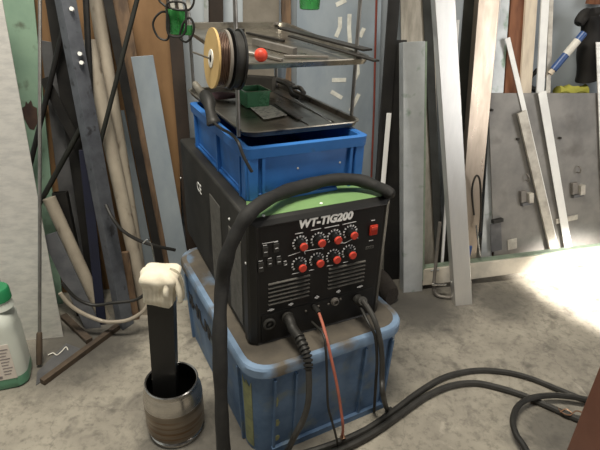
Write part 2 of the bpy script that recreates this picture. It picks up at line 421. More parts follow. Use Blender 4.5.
lean('dark_bar', 'dark navy bar leaning under the left edge of the blue-grey angle', 'bar', (84, 150), (99, 296), 9, .008, 'navy', L=.188)
an = lean('steel_angle', 'long blue-grey steel angle leaning with its ridge towards the room', 'steel angle', (63, 0), (124, 328), 20, .005, 'blue_grey_steel', 'angle')
B, T, a, wd, nd, w_, t_ = o_info[an.name]
for py in (9, 53, 62):
    k = (py+0.)/328
    c = T+(B-T)*(1-(1-k))*1.0 if False else T+(B-T)*k*.86
    q = c+wd*w_*.32+nd*(w_*.02)
    kid(an, 'bolt', MB().cyl(q-nd*.004, q+nd*.010, .007, 6), 'ink_white')
lean('black_bar', 'black round bar standing between the steel angle and the cream pipes', 'bar', (86, 0), (93, 150), 6, .012, 'black_steel', 'round', L=.166, stop=True)
lean('cream_pipe', 'cream pipe leaning second from the steel angle, top out of view', 'pipe', (96, 0), (136, 250), 13, .0, 'cream_pipe', 'round', L=.075)
lean('cream_pipe', 'cream pipe with its top end showing beside the steel angle', 'pipe', (88, 40), (133, 250), 13.5, .0, 'cream_pipe', 'round', L=.128)
lean('cream_pipe', 'short cream pipe leaning steeply between the pole and the steel angle', 'pipe', (49, 198), (94, 296), 12, .0, 'cream_pipe', 'round', L=.145)
lean('thin_rod', 'thin dark rod crossing over the cream pipes near the top', 'rod', (137, 0), (98, 152), 4.5, .0, 'dark_olive', 'round', L=.185, stop=True)
lean('dark_pipe', 'dark thin pipe slanting down left across to the black square tube', 'pipe', (81, 128), (47, 190), 5, .0, 'dark_olive', 'round', L=.114)
lean('dark_pipe', 'thin black pipe slanting behind the thin pole at upper left', 'pipe', (63, 30), (45, 104), 5, .0, 'black_steel', 'round', L=.092)
lean('square_tube', 'black square tube with an open end leaning low behind the short cream pipe', 'square tube', (60, 192), (74, 262), 13, .035, 'black_steel', 'tube', L=.100)
lean('flat_bar', 'grey flat steel bar leaning low beside the aluminium sheet', 'flat bar', (49, 234), (86, 312), 15, .006, 'blue_grey_light', L=.206)
lean('wood_offcut', 'short brown wooden offcut standing right of the steel angle foot', 'wood', (124, 252), (132, 300), 9, .02, 'wood_old', L=.169)
wsheet('aluminium_sheet', 'pale aluminium sheet leaning at the left edge behind the jug', 'sheet metal', (-70, -60), (-9, -60), (64, 341), (15, 353), .004, 'alu_sheet', L=.245, S=0.28)
# pole with a grip
T = W(40, 0, .26); Bp = Z(39.5, 366, .004); T2 = T+(T-Bp).normalized()*.3
pl = make('metal_pole', MB().cyl(Bp+(T-Bp)*.02, T2, .0058, 12), 'steel_rod', None, Bp); tag(pl, 'thin grey metal pole with a brown grip standing before the aluminium sheet', 'pole')
d_ = (T-Bp).normalized()
kid(pl, 'grip', MB().lathe([(.003, 0), (.0095, .004), (.0105, .06), (.0095, .115), (.007, .12)], 14, Bp+V((0, 0, .004)), d_), 'rusty')

# flexible conduit and cables on the floor, left
def cable(name, label, pts, r, m, cat='cable', n=8, **k):
    o = make(name, MB().tube(pts, r, n), m, None, pts[0]); return tag(o, label, cat, **k)
def wz(x, y, off, z=.009):
    p = W(x, y, off); p.z = max(p.z, z); return p
cable('flexible_conduit', 'pale metal flexible conduit curving low across the foot of the steel angle', [wz(60, 293, .54), wz(70, 305, .545), wz(84, 314, .55), wz(102, 321, .555), wz(114, 322, .565), wz(128, 320, .57), wz(141, 313, .565), wz(149, 303, .56), wz(152, 292, .55)], .0075, 'cream_pipe', 'conduit')
cable('black_cable', 'black cable looped low above the pale conduit near the bar feet', [wz(62, 283, .54), wz(76, 298, .545), wz(93, 305, .55), wz(112, 303, .56), wz(135, 300, .565), wz(146, 292, .56), wz(150, 280, .55)], .006, 'rubber')
cable('black_cable', 'black cable sagging from the steel angle to the lower crate', [W(106, 205, .47), W(112, 217, .50), W(122, 230, .52), W(138, 240, .53), W(156, 246, .53), W(175, 250, .50)], .0065, 'rubber')
cable('steel_hook', 'small pale hook hanging on the cable left of the lower crate', [W(143, 243, .55), W(147, 239.5, .555), W(151, 243, .555), W(153, 252, .55), W(155, 263, .55)], .0028, 'chrome', 'hook')
# rusty bracket on the floor
e0, e1 = Z(42, 382, .012), Z(118, 326, .012)
br = thing('steel_bracket', 'rusty brown steel bracket of two square bars lying on the floor', 'bracket', ((e0+e1)/2).xy.to_3d())
def fbar(p, q, w, h, zb=0.):
    p = V((p.x, p.y, 0)); q = V((q.x, q.y, 0)); d = (q-p).normalized(); s_ = V((-d.y, d.x, 0))
    return MB().obox((p+q)/2+V((0, 0, zb+h/2)), d*(q-p).length/2, s_*w/2, V((0, 0, h/2)))
kid(br, 'long_bar', fbar(e0, e1, .022, .022), 'rusty', bevel=.002)
kid(br, 'cross_bar', fbar(Z(64, 318), Z(90, 343), .026, .020), 'rusty', bevel=.002)
pts = [Z(37, 372, .003), Z(36, 385, .003), Z(84, 350, .003), Z(66, 343, .003)]
o = make('steel_offcut', MB().poly(pts, (0, 0, -.003)), 'dark_plate', None, pts[0].xy.to_3d(), smooth=False); tag(o, 'dark flat steel offcut lying on the floor under the bracket', 'steel plate')
cable('wire_snippet', 'bent white wire snippet lying on the dark steel offcut', [Z(48, 355, .006), Z(53, 353, .006), Z(57, 355, .006), Z(62, 351, .007), Z(66, 347, .006), Z(68, 350, .006)], .002, 'white_plastic', 'wire')

# jug
jc = Z(-3, 379); jr = math.radians(20)
jug = thing('jug', 'milky plastic jug with a green screw cap and green liquid at lower left', 'jug', (jc.x, jc.y, 0), jr)
jug.scale = (1.2, 1.2, 1.3)
JW, JD, JH = .090, .055, .225
def jl(k, z, r=.03): return rrect(-JW*k, JW*k, -JD*k, JD*k, r*k, z, 6)
kc = [(.90, 0), (.98, .006), (1, .02), (1, .150), (.97, .165), (.97, .185), (.90, .205), (.72, .222), (.42, .236), (.30, .240)]
lq = MB().loft([jl(k, z) for k, z in [(.905, 0), (.985, .006), (1.0, .02), (1.0, .036)]]); make('liquid', lq, 'jug_liquid', jug)
mbj = MB().loft([jl(k, z) for k, z in [(1.0, .036), (1, .150), (.965, .168), (.975, .185), (.90, .203), (.72, .218), (.42, .232), (.30, .236)]])
make('body', mbj, 'jug_plastic', jug)
cx = .060
make('neck', MB().lathe([(.034, .222), (.030, .236), (.027, .252)], 24, (cx, 0, 0)), 'jug_plastic', jug)
cp = []
for z, rr_ in ((.244, .031), (.2445, .032), (.272, .031), (.276, .028)):
    cp.append([V((cx+math.cos(2*math.pi*k/48)*(rr_+(.0008 if k % 2 else 0)), math.sin(2*math.pi*k/48)*(rr_+(.0008 if k % 2 else 0)), z)) for k in range(48)])
make('cap', MB().loft(cp), 'jug_cap', jug)
lb = make('label', MB().box(-.060, .068, -JD-.0012, -JD-.0002, .035, .142), 'label_paper', jug, smooth=False)
pr = MB()
for i in range(9):
    z = .050+i*.0095
    pr.box(.040, .040+.004*(4+i % 3), -JD-.0018, -JD-.001, z, z+.003)
for i in range(6): pr.box(-.05, .028-.01*(i % 2), -JD-.0018, -JD-.001, .06+i*.010, .063+i*.010)
pr.box(.010, .034, -JD-.0018, -JD-.001, .122, .136); pr.box(-.02, .034, -JD-.0018, -JD-.001, .040, .048)
make('print', pr, 'label_print', lb, smooth=False)

# ================================================================ RIGHT-HAND STOCK
wsheet('metal_sheet', 'tall blue-grey steel panel with white strokes leaning behind the trays', 'steel panel', (297, -60), (383, -60), (376, 215), (296, 215), .003, 'galv_blue', L=.02, S=0.06)
pn = bpy.data.objects['metal_sheet']
strokes = [[(340, 17), (340, 27), (336, 37)], [(349.5, 14), (349, 28), (350, 44)], [(364, 28), (360, 37)], [(346, 0), (340, 3), (336, 5)], [(332, 80), (346, 80)], [(357, 60), (358, 73), (355, 79)], [(331, 91.5), (342, 98)], [(359, 94), (354, 104), (350, 111)]]  # plain white strokes laid on the panel face
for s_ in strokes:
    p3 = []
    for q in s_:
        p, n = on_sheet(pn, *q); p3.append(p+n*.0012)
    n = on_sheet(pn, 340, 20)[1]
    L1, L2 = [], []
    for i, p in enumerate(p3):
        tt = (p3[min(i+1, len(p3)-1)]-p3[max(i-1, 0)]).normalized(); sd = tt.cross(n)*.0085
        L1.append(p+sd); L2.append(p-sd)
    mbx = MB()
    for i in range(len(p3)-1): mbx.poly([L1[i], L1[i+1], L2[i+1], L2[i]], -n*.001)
    kid(pn, 'white_stroke', mbx, 'matt_white', smooth=False)
lean('wooden_post', 'dark wooden post upright behind the wire spools', 'post', (215, 0), (217, 130), 14, .03, 'brown_post', L=.02, S=.06)
lean('metal_strip', 'narrow grey strip upright at the left edge of the dark post behind the spools', 'metal strip', (206, 0), (208, 130), 4, .004, 'galv', L=.046, S=.06)
wsheet('brown_panel', 'grey-brown panel leaning behind the upper tray left of the blue-grey panel', 'panel', (243, -60), (279, -60), (279, 200), (243, 200), .010, 'card_grey', L=.02, S=0.06)
lean('wooden_post', 'brown post upright between the grey-brown panel and blue-grey panel', 'post', (286, 0), (287, 130), 8, .03, 'wood_old', L=.03, S=.06)
cable('red_hose', 'thin dark red hose hanging down the right side of the blue-grey panel', [W(377, -40, .075), W(376.5, 0, .075), W(375, 60, .085), W(374, 110, .09), W(372, 160, .10), W(370.5, 200, .11)], .0045, 'red_hose', 'hose')
bb = lean('black_bar', 'black flat bar leaning between the red hose and the galvanised frame', 'bar', (394, 0), (382, 160), 11, .010, 'black_steel', L=.045, S=0.3)
lean('bright_strip', 'short aluminium strip coloured bright for window glare beside the black bar behind the welder', 'metal strip', (389, 113), (384, 172), 7, .003, 'alu_white', wm=.021, L=.062, S=0.3)  # near-white colour stands in for window glare on this strip
lean('black_bar', 'broad black flat bar standing behind the left edge of the galvanised frame', 'bar', (398, 40), (393, 215), 17, .008, 'black_steel', L=.030, S=0.3)
wsheet('steel_sheet', 'tall grey-beige steel sheet leaning behind the galvanised frame upright', 'sheet metal', (399, -60), (432, -60), (440, 215), (405, 215), .004, 'steel_beige', L=.013, S=0.3)
lean('dark_strip', 'dark grey strip leaning along the right edge of the grey-beige sheet', 'metal strip', (427, 0), (434, 150), 9, .004, 'dark_olive', L=.0185, S=0.3)
# galvanised frame: upright + bottom rail
fA = Z(411, 289); fT = WL(412, 42, woff(fA)-.30, .30)
fr = thing('steel_gate', 'galvanised square-tube gate frame leaning with its upright and long bottom rail', 'gate', fA)
mbu, a, wd, nd = shape_bar(fA, fT, mpx(20, fA), .045, 'tube', True)
kid(fr, 'upright', mbu, 'galv', smooth=False, bevel=.002)
# green side edge of the upright
hw = mpx(20, fA)/2
mbe = MB(); q0 = fA+wd*(hw+.004)+nd*.004; q1 = fT+wd*(hw+.004)+nd*.004
mbe.obox((q0+q1)/2+a*.02, a*((q1-q0).length/2-.022), wd*.004, nd*.018)
kid(fr, 'green_edge', mbe, 'galv_green', smooth=False)
r1 = plane(424, 281, fA, nd); rn = nd
R0 = plane(421, 276, fA, nd); R1 = plane(640, 248.5, fA, nd)
rd = (R1-R0).normalized(); ru = rd.cross(rn)
if ru.z < 0: ru = -ru
rh = mpx(17, R0)/2
mbr = MB().obox((R0+R1)/2, rd*(R1-R0).length/2, ru*rh, rn*.0225)
kid(fr, 'bottom_rail', mbr, 'cream_rail', smooth=False, bevel=.002)
mbr = MB().obox((R0+R1)/2+ru*(rh+.003)-rn*.006, rd*(R1-R0).length/2, ru*.003, rn*.018)
kid(fr, 'rail_lip', mbr, 'galv_green', smooth=False)
w0 = R0+rd*.035+rn*.024+ru*rh*.8
kid(fr, 'weld_seam', MB().tube([w0, w0+rd*.02, w0+rd*.04], .003, 6), 'galv')

# big grey plate with welded lugs, behind the rail
gp = wsheet('steel_plate', 'large grey steel plate with welded lugs leaning behind the bottom rail', 'steel plate', (488, 93), (612, 93), (618, 243), (494, 251), .006, 'grey_plate', L=.044, S=0.3)
gn = on_sheet(gp, 500, 150)[1]; gu = (gp.data.vertices[0].co-gp.data.vertices[3].co).normalized(); gx = gu.cross(gn)
if gx.x < 0: gx = -gx
def lug(px, py, w, h, t, m='tool_grey', name='lug'):
    c = on_sheet(gp, px, py)[0]; return kid(gp, name, MB().obox(c+gn*t/2, gx*mpx(w, c)/2, gu*mpx(h, c)/2, gn*t/2), m, bevel=.001)
for px, py in ((522, 195), (573, 187)):
    lug(px, py+1, 6, 12, .016); lug(px+6, py+2, 5, 10, .028, 'alu_beige'); lug(px+3, py+8, 11, 3, .02, 'dark_plate')
    c = on_sheet(gp, px+4, py-15)[0]
    kid(gp, 'hook_pin', MB().tube([c, c+gn*.02, c+gn*.024+gu*.02, c+gn*.005+gu*.03], .003, 6), 'tool_grey')
lug(496, 220, 11, 3.5, .022, 'black_steel', 'bracket'); lug(496, 237, 12, 30, .002, 'dark_plate', 'darker_strip')  # below the bracket: thin darker strip low on the plate
lug(512, 244, 10, 11, .004, 'alu_beige', 'tab'); lug(566, 219, 24, 5, .008, 'alu_beige', 'handle')
for px, py in ((488.5, 110), (517, 139), (559, 138)):
    c = on_sheet(gp, px if px > 489 else 491, py)[0]; kid(gp, 'bolt', MB().cyl(c, c+gn*.012, .006, 8), 'tool_dark')
wsheet('pale_panel', 'pale grey panel standing at the right edge before the steel plate', 'panel', (596, 42), (640, 42), (650, 200), (602, 200), .004, 'alu_sheet', L=.055, S=0.3)
lean('cream_strip', 'cream wooden strip leaning left of the bright white strip, top out of view', 'strip', (531, 0), (525, 92), 12, .012, 'wood_cream', L=.027, S=0.3)
lean('white_strip', 'bright white strip leaning behind the plate, right of the cream strip', 'strip', (545, 0), (540, 92), 8, .008, 'alu_white', L=.027, S=0.3)
lean('grey_strip', 'grey-beige narrow strip leaning right behind the bright white strip', 'strip', (551, 0), (548, 92), 5, .004, 'alu_beige', L=.012, S=0.3)
lean('wooden_board', 'reddish brown wooden board leaning left of the cream strip', 'board', (518, 0), (511, 92), 15, .012, 'wood_red', L=.012, S=0.3)
lean('grey_strip', 'grey flat strip leaning between bronze tinted tube and reddish board', 'strip', (503, 0), (497, 92), 13, .005, 'galv', L=.026, S=0.3)
lean('thin_strip', 'thin bright strip leaning behind the beige bar on the steel plate', 'strip', (507.5, 38), (529, 130), 5, .003, 'alu_white', L=.049, S=0.3)
lean('aluminium_bar', 'beige rough aluminium bar leaning on the steel plate left of the white strip', 'aluminium bar', (521.5, 112), (553, 247), 9, .012, 'alu_beige', L=.064, S=0.3)
lean('white_strip', 'bright white flat strip leaning on the middle of the steel plate', 'strip', (542, 92), (568, 246), 8.5, .004, 'alu_white', L=.060, S=0.3)
lean('dark_bar', 'dark olive flat bar leaning between the two aluminium tubes', 'bar', (470, 0), (459, 140), 12, .006, 'dark_olive', L=.030, S=0.3)
lean('aluminium_tube', 'bronze-tinted aluminium square tube leaning right of the silver tube', 'aluminium tube', (487, 0), (467, 235), 21, .035, 'alu_warm', 'flat', L=.074, S=0.3)
lean('thin_strip', 'thin pale strip added for the light right edge of the bronze-tinted tube', 'strip', (499, 0), (477, 205), 4, .004, 'alu_white', L=.052, S=0.3)  # added strip drawing the tube's own pale right edge
lean('aluminium_tube', 'silver aluminium square tube leaning in front of the frame, foot on the floor', 'aluminium tube', (443, 0), (462, 303), 20, .035, 'alu', 'flat', bevel=.002, S=0.3)
lean('thin_rod', 'thin pale rod leaning behind the silver tube and dark bar', 'rod', (458, 20), (452, 112), 3, .0, 'alu_white', 'round', L=.036, S=0.3)
# C clamps
def cclamp(name, label, pts, r, s0, s1, m):
    t = thing(name, label, 'clamp', pts[-1])
    kid(t, 'frame', MB().tube(pts, r, 8), m); kid(t, 'screw', MB().cyl(s0, s1, r*.8, 10), 'chrome'); return t
Yc = Z(440, 296).y
pc = [D(440, 222, Yc+.06), D(438, 240, Yc+.05), D(436, 262, Yc+.03), D(434, 284, Yc+.005), D(436, 294, Yc-.01), D(444, 299, Yc-.02), D(456, 300, Yc-.02)]
pc = [V((p.x, p.y, max(p.z, .008))) for p in pc]
cclamp('c_clamp', 'steel clamp standing on the floor beside the frame corner', pc, .0075, D(432, 284.5, Yc-.01), D(446, 284.5, Yc-.01), 'tool_grey')
pc = [W(474, 215, .38), W(472, 190, .36), W(476, 176, .35), W(480, 182, .35), W(481, 210, .36), W(480, 232, .38)]
cclamp('c_clamp', 'thin grey clamp hanging between bronze-tinted tube and steel plate', pc, .0045, W(476, 225, .385), W(480, 256, .42), 'tool_dark')
o = make('blue_offcut', MB().obox(W(469, 252, .47), (.008, 0, 0), (0, .004, 0), (0, 0, .03)), 'tube_blue', None, W(469, 252, .47)); tag(o, 'small blue offcut held behind the foot of the silver tube', 'offcut')
# things over the plate at upper right
p0, p1 = W(553, 70, .16), W(584, 33, .16); dd = (p1-p0).normalized()
t = thing('blue_tube', 'blue tube with a white label slanting against the wall at upper right', 'tube', p0)
kid(t, 'body', MB().cyl(p0, p1, .016, 18), 'tube_blue')
kid(t, 'label', MB().cyl(p0+(p1-p0)*.42, p0+(p1-p0)*.80, .0166, 18), 'white_plastic')
kid(t, 'end_cap', MB().cyl(p0-dd*.02, p0, .012, 14), 'wood_cream')
bgp = [W(578, 24, .115), W(586, 14, .105), W(591, 22, .10), W(590, 40, .10), W(588, 62, .10), W(587, 80, .10)]
o = make('black_bag', MB().tube(bgp, lambda u: .018+.030*min(1, u*1.6)+.003*math.sin(u*20), 14), 'bag_black', None, bgp[-1]); tag(o, 'black cloth bag hanging on the wall above the yellow cloth', 'bag')
o = make('dark_pipe', MB().cyl(W(592, 12, .17), W(640, 6, .17), .017, 14), 'bag_black', None, W(592, 12, .17)); tag(o, 'dark pipe end poking in at the top right corner', 'pipe')
o = make('wooden_block', MB().obox(W(603, -8, .05), WD*.05, WN*.03, V((0, 0, .05))), 'wood_red', None, W(603, -8, .05)); tag(o, 'brown wooden block on the wall at the top right corner', 'block')
yc = W(571, 91, .120)
mby = MB(); L_ = []
for i in range(13):
    u = i/12; x = -.075+.15*u; rr_ = .022+.004*math.sin(i*1.7)
    L_.append([yc+WD*x+WN*(math.cos(k*math.pi/5)*.030)+V((0, 0, math.sin(k*math.pi/5)*rr_+.006*math.sin(i*.9+k))) for k in range(10)])
mby.loft(L_); o = make('yellow_cloth', mby, 'yellow_cloth', None, yc); tag(o, 'yellow cloth bundled behind the top edge of the steel plate', 'cloth')
for x_, y_, lb__ in ((514, 82, 'dark cable coil stuffed between the reddish board and the cream strip'), (536, 80, 'dark cable coil stuffed between the cream strip and the bright white strip')):
    c = W(x_, y_, .045)
    ring_ = [c+WD*(.034+.006*math.sin(k*2.1))*math.cos(k*math.pi/4)+V((0, 0, (.045+.008*math.cos(k*1.7))*math.sin(k*math.pi/4)))+WN*.012*math.sin(k*2.4) for k in range(16)]
    o = make('cable_coil', MB().tube(ring_, .009, 7, closed=True), 'rubber', None, c); tag(o, lb__, 'cable')

# ================================================================ LOWER CRATE
CY = math.radians(28.4)
cr = thing('storage_crate', 'worn pale-blue plastic crate with a dusty lid under the black welder', 'crate', (-.116, .944, 0), CY)
CW, CD, CH = .522, .72, .335
def crl(i, r, z): return rrect(i, CW-i, i, CD-i, r, z, 6)
make('body', MB().loft([crl(.020, .06, 0), crl(.010, .065, CH-.055), crl(.010, .065, CH-.02)]), 'blue_old', cr)
make('rim', MB().loft([crl(.003, .075, CH-.032), crl(0, .078, CH-.030), crl(0, .078, CH-.006), crl(.004, .075, CH), crl(.020, .065, CH)], cap0=True, cap1=True), 'blue_rim', cr)
make('lid', MB().loft([crl(.014, .068, CH-.004), crl(.024, .06, CH+.003), crl(.035, .05, CH+.003)]), 'lid_dust', cr)
def wallrib(x, w, t, z0, z1, side='f'):
    def pt(z): k = .020-.010*z/(CH-.055); return k
    m = MB(); k0, k1 = pt(z0), pt(z1)
    if side == 'f': l0 = [(x-w/2, k0+.004, z0), (x+w/2, k0+.004, z0), (x+w/2, k0-t, z0), (x-w/2, k0-t, z0)]; l1 = [(a[0], a[1]+k1-k0, z1) for a in l0]
    else: l0 = [(k0+.004, x-w/2, z0), (k0+.004, x+w/2, z0), (k0-t, x+w/2, z0), (k0-t, x-w/2, z0)]; l1 = [(a[0]+k1-k0, a[1], z1) for a in l0]
    return m.loft([l0, l1])
for x in (.075, .14, .37, .465): make('rib', wallrib(x, .007, .009, .004, CH-.045), 'blue_old', cr, smooth=False)
for x in (.10, .62): make('rib', wallrib(x, .008, .009, .004, CH-.045, 's'), 'blue_old', cr, smooth=False)
make('foot_ledge', MB().box(.07, CW-.05, .008, .03, .0, .022), 'blue_old', cr, smooth=False)
# remains of yellow tape on the left front corner
def blob(cx, cz, w, h, seed):
    random.seed(seed); return [(cx+w*math.cos(a)*(.7+.5*random.random()), cz+h*math.sin(a)*(.7+.4*random.random())) for a in [k*math.pi/7 for k in range(14)]]
for i, (x, z, w_, h_, sd) in enumerate(((.083, .20, .006, .020, 1), (.085, .115, .009, .016, 2), (.088, .05, .008, .012, 5))):
    k = .020-.010*z/(CH-.055)
    make('tape_remnant', MB().poly([(a, k-.0015+(.012/.28)*0, b) for a, b in blob(x, z, w_, h_, sd)], (0, .006, 0)), 'tape_yellow', cr, smooth=False)
def arcp(z, deg, e):
    i = .020-.010*z/(CH-.055); r = .0605+(.0048*z/(CH-.055)); t = math.radians(deg); return V((i+r+(-r-e)*math.cos(math.radians(deg)-math.pi) if False else i+r+(r+e)*math.cos(t), i+r+(r+e)*math.sin(t), z))
tp = MB()
for k in range(6):
    d0, d1 = 176+6*k, 182+6*k
    zt0, zt1 = .275-.010*((k*7) % 3), .275-.010*(((k+1)*7) % 3)
    tp.loft([[arcp(.015, d0, .0015), arcp(.015, d1, .0015), arcp(zt1, d1, .0015), arcp(zt0, d0, .0015)], [arcp(.015, d0, .0), arcp(.015, d1, .0), arcp(zt1, d1, .0), arcp(zt0, d0, .0)]])
make('tape_strip', tp, 'tape_yellow', cr, smooth=False)
# stencilled letters on the left side
tx = text('stencil_text', 'SHUN', 'black_ink', cr, (.0105, .48, .19), (math.radians(90), 0, math.radians(-90)), .075, .0008, .0022, 0, 1.75)
random.seed(7)

# ================================================================ WELDER
MY = math.radians(25.9); MO = V((-.128, 1.068, CH+.0035)); MW, MD, MH = .416, .732, .383
ms = thing('welding_machine', 'black TIG welding machine with eight red-capped knobs standing on the worn crate', 'welder', MO, MY)
mx_ = V((math.cos(MY), math.sin(MY), 0)); my_ = V((-math.sin(MY), math.cos(MY), 0))
def face(px, py, yl=0.):
    p = plane(px, py, MO+my_*yl, my_)-MO; return V((p.dot(mx_), yl, p.z))
def side(px, py, xl=0.):
    p = plane(px, py, MO+mx_*xl, mx_)-MO; return V((xl, p.dot(my_), p.z))
make('body', MB().box(0, MW, .03, MD, .004, MH), 'machine_dust', ms, bevel=.008, seg=3)
# front bezel with chamfered border
def br_(i, z0, z1, y): return [V((i, y, z0)), V((MW-i, y, z0)), V((MW-i, y, z1)), V((i, y, z1))]
make('bezel', MB().loft([br_(-.003, .002, MH+.002, .032), br_(-.003, .002, MH+.002, .004), br_(.002, .004, MH-.004, -.004),
                         br_(.018, .0, MH-.016, -.014), br_(.020, .004, MH-.019, -.010)], cap0=True, cap1=True), 'machine_black', ms, smooth=False, bevel=.0025)
PY = -.0105
make('control_panel', MB().box(.026, MW-.026, PY, -.006, .105, MH-.021), 'panel_black', ms, smooth=False)
def fp(px, py): return face(px, py, PY)
f0 = fp(326, 220)
text('model_name', 'WT-TIG200', 'ink_white', ms, (f0.x, PY-.0008, f0.z), (math.radians(90), 0, 0), .032, .0006, .0014, .15, .98)
# knobs
for i, (px, py) in enumerate([(300, 243), (318, 239.5), (334, 236.5), (350, 232), (299, 264), (316.5, 259.5), (333, 256), (348.5, 251.5)]):
    c = fp(px, py)
    k = make('knob', MB().lathe([(.0150, 0), (.0150, .004), (.0118, .006), (.0108, .022), (.0095, .0225)], 20, (0, 0, 0), (0, -1, 0)), 'panel_ink', ms); k.location = (c.x, PY, c.z)
    q = make('cap', MB().lathe([(.0112, .0215), (.0112, .0255), (.0095, .0275)], 20, (0, 0, 0), (0, -1, 0)), 'knob_red', k)
    d = MB()
    for j in range(11):
        t = math.radians(-40+j*26); x, z = math.cos(t), math.sin(t); s_ = .0016+.0004*(j % 3)
        d.obox((x*.0195, -.0006, z*.0195), (x*.0026, 0, z*.0026), (-z*s_, 0, x*s_), (0, .0004, 0))
    dd_ = make('dial_scale', d, 'tick_white', ms, smooth=False); dd_.location = (c.x, PY, c.z)
def line(a, b, w=.0011):
    ml = MB()
    a = fp(*a); b = fp(*b); d = (b-a); L = d.length; d.normalize(); ml.obox((a+b)/2+V((0, -.0004, 0)), d*L/2, V((-d.z, 0, d.x))*w, (0, .0004, 0))
    make('printed_line', ml, 'tick_white', ms, smooth=False)
line((288, 256), (300, 252), .0006); line((305, 251), (322, 248), .0008); line((322, 248), (326, 243), .0008); line((338, 243), (345, 243), .0008); line((345, 243), (356, 237), .0008); line((356, 237), (358, 238), .0008)
line((304, 249), (305, 254), .0008); line((322, 245), (323, 249), .0008); line((340, 240), (343, 243), .0008)
for a_, b_ in (((295, 234), (303, 232.5)), ((311, 230.3), (321, 228.3)), ((324.5, 228), (339, 225)), ((342.5, 224.5), (356, 221.5))): line(a_, b_, .0010)
for a_, b_ in (((292, 274), (299, 272.5)), ((309, 270.5), (314, 269.5)), ((327, 266), (333, 265)), ((343, 262.5), (348, 261.5))): line(a_, b_, .0007)
line((262, 243.8), (278, 241), .0006); line((264, 247.6), (268, 247), .001)
line((371, 220.6), (375, 220), .0012); line((369, 240.8), (373, 240), .0012)
# indicator slots at left, toggles
for px, py, w_, h_ in ((265, 251.5, 5.5, 10), (276, 247.5, 5.5, 9), (260.5, 267, 5.5, 10), (269.5, 263, 5, 7), (278.5, 261, 5, 7), (285, 264, 4, 3.2)):
    c = fp(px, py); mm = 1.35/490
    s_ = make('toggle_switch', MB().box(-w_*mm/2, w_*mm/2, -.004, 0, -h_*mm/2, h_*mm/2), 'rubber_grey', ms, bevel=.001); s_.location = (c.x, PY, c.z)
    g_ = MB()
    for zz in (h_*mm*.5+.003,): g_.box(-w_*mm*.35, w_*mm*.35, -.0008, 0, zz, zz+.0022)
    g_.box(-w_*mm*.3, w_*mm*.3, -.0048, -.004, -.001, .0006)
    make('switch_mark', g_, 'tick_white', s_, smooth=False)
c = fp(373, 229.5); s_ = make('power_switch', MB().box(-.0125, .0125, -.006, 0, -.0155, .0155), 'switch_red', ms, bevel=.002); s_.location = (c.x, PY, c.z)
make('switch_face', MB().box(-.010, .010, -.009, -.0055, .002, .012), 'knob_red', s_, bevel=.001)
c = fp(369.5, 247.3); s_ = make('badge', MB().box(-.013, .013, -.0008, 0, -.0045, .0045), 'ink_grey', ms, smooth=False); s_.location = (c.x, PY, c.z)
text('badge_text', 'PULSE', 'panel_black', s_, (0, -.001, 0), (math.radians(90), 0, 0), .008, .0003, .0002)
# louvres
for (tl, tr_, bl_, nn) in (((268, 284.5), (309.5, 275), (268.5, 304.5), 6), ((328.5, 269), (365, 260.5), (329, 288), 6)):
    a0, a1, a2 = fp(*tl), fp(*tr_), fp(*bl_)
    v_ = MB()
    for i in range(nn):
        z = a0.z+(a2.z-a0.z)*i/(nn-1); v_.obox(((a0.x+a1.x)/2, -.0125, z), ((a1.x-a0.x)/2, 0, 0), (0, .003, .0008), (0, -.0006, .0016))
    make('louvre', v_, 'ink_grey', ms, smooth=False)
# sockets and plugs on the lower front
def fc(px, py): return face(px, py, -.012)
make('connector_plate', MB().box(.03, MW-.03, -.014, -.006, .012, .098), 'panel_black', ms, smooth=False)
def ringpart(name, px, py, prof, m):
    c = fc(px, py); o = make(name, MB().lathe(prof, 22, (0, 0, 0), (0, -1, 0)), m, ms); o.location = (c.x, -.014, c.z); return o
ringpart('socket', 268.5, 323, [(.018, 0), (.018, .006), (.0155, .008), (.0125, .008), (.0125, .001), (.006, .001), (.005, .006), (.002, .007)], 'rubber_grey')
ringpart('socket', 334, 300.5, [(.0125, 0), (.0125, .004), (.0105, .005), (.0105, .010), (.008, .011), (.007, .004)], 'tool_grey')
for px, py in ((305.5, 310.5), (318, 305.5), (328, 303.5), (340, 298.5)):
    ringpart('screw', px, py, [(.0035, 0), (.0035, .002), (.002, .003)], 'tool_grey')
for px, py, w_, h_ in ((270.5, 309.5, 7, 2.5), (290.5, 303.8, 5, 3), (316.5, 296.8, 5, 3.5), (338, 291, 5, 3.5), (359.5, 286.2, 7, 2.2)):
    lb_ = MB(); c = fc(px, py); mm = 1.35/490; lb_.box(c.x-w_*mm/2, c.x+w_*mm/2, -.0148, -.014, c.z-h_*mm*.2, c.z+h_*mm*.2); lb_.box(c.x-w_*mm/6, c.x+w_*mm/4, -.0148, -.014, c.z-h_*mm/2, c.z+h_*mm/2)
    make('socket_mark', lb_, 'tick_white', ms, smooth=False)
# screws on the bezel
for (px, py) in ((263.5, 219.5), (321, 207)):
    c = plane(px, py, MO+V((0, 0, MH-.008)), V((0, 0, 1)))-MO; o = make('screw', MB().lathe([(.0045, 0), (.0045, .003), (.0028, .004)], 12, (0, 0, 0), (0, -.5, 1)), 'ink_white', ms); o.location = (c.dot(mx_), c.dot(my_), MH-.006+.006)
for px, py in ((247, 263), (181, 178), (190, 250), (229.5, 219)):
    c = side(px, py); o = make('screw', MB().lathe([(.004, 0), (.004, .002), (.0025, .003)], 12, (0, 0, 0), (-1, 0, 0)), 'ink_white', ms); o.location = (-.002 if c.y < .03 else 0, c.y, c.z)
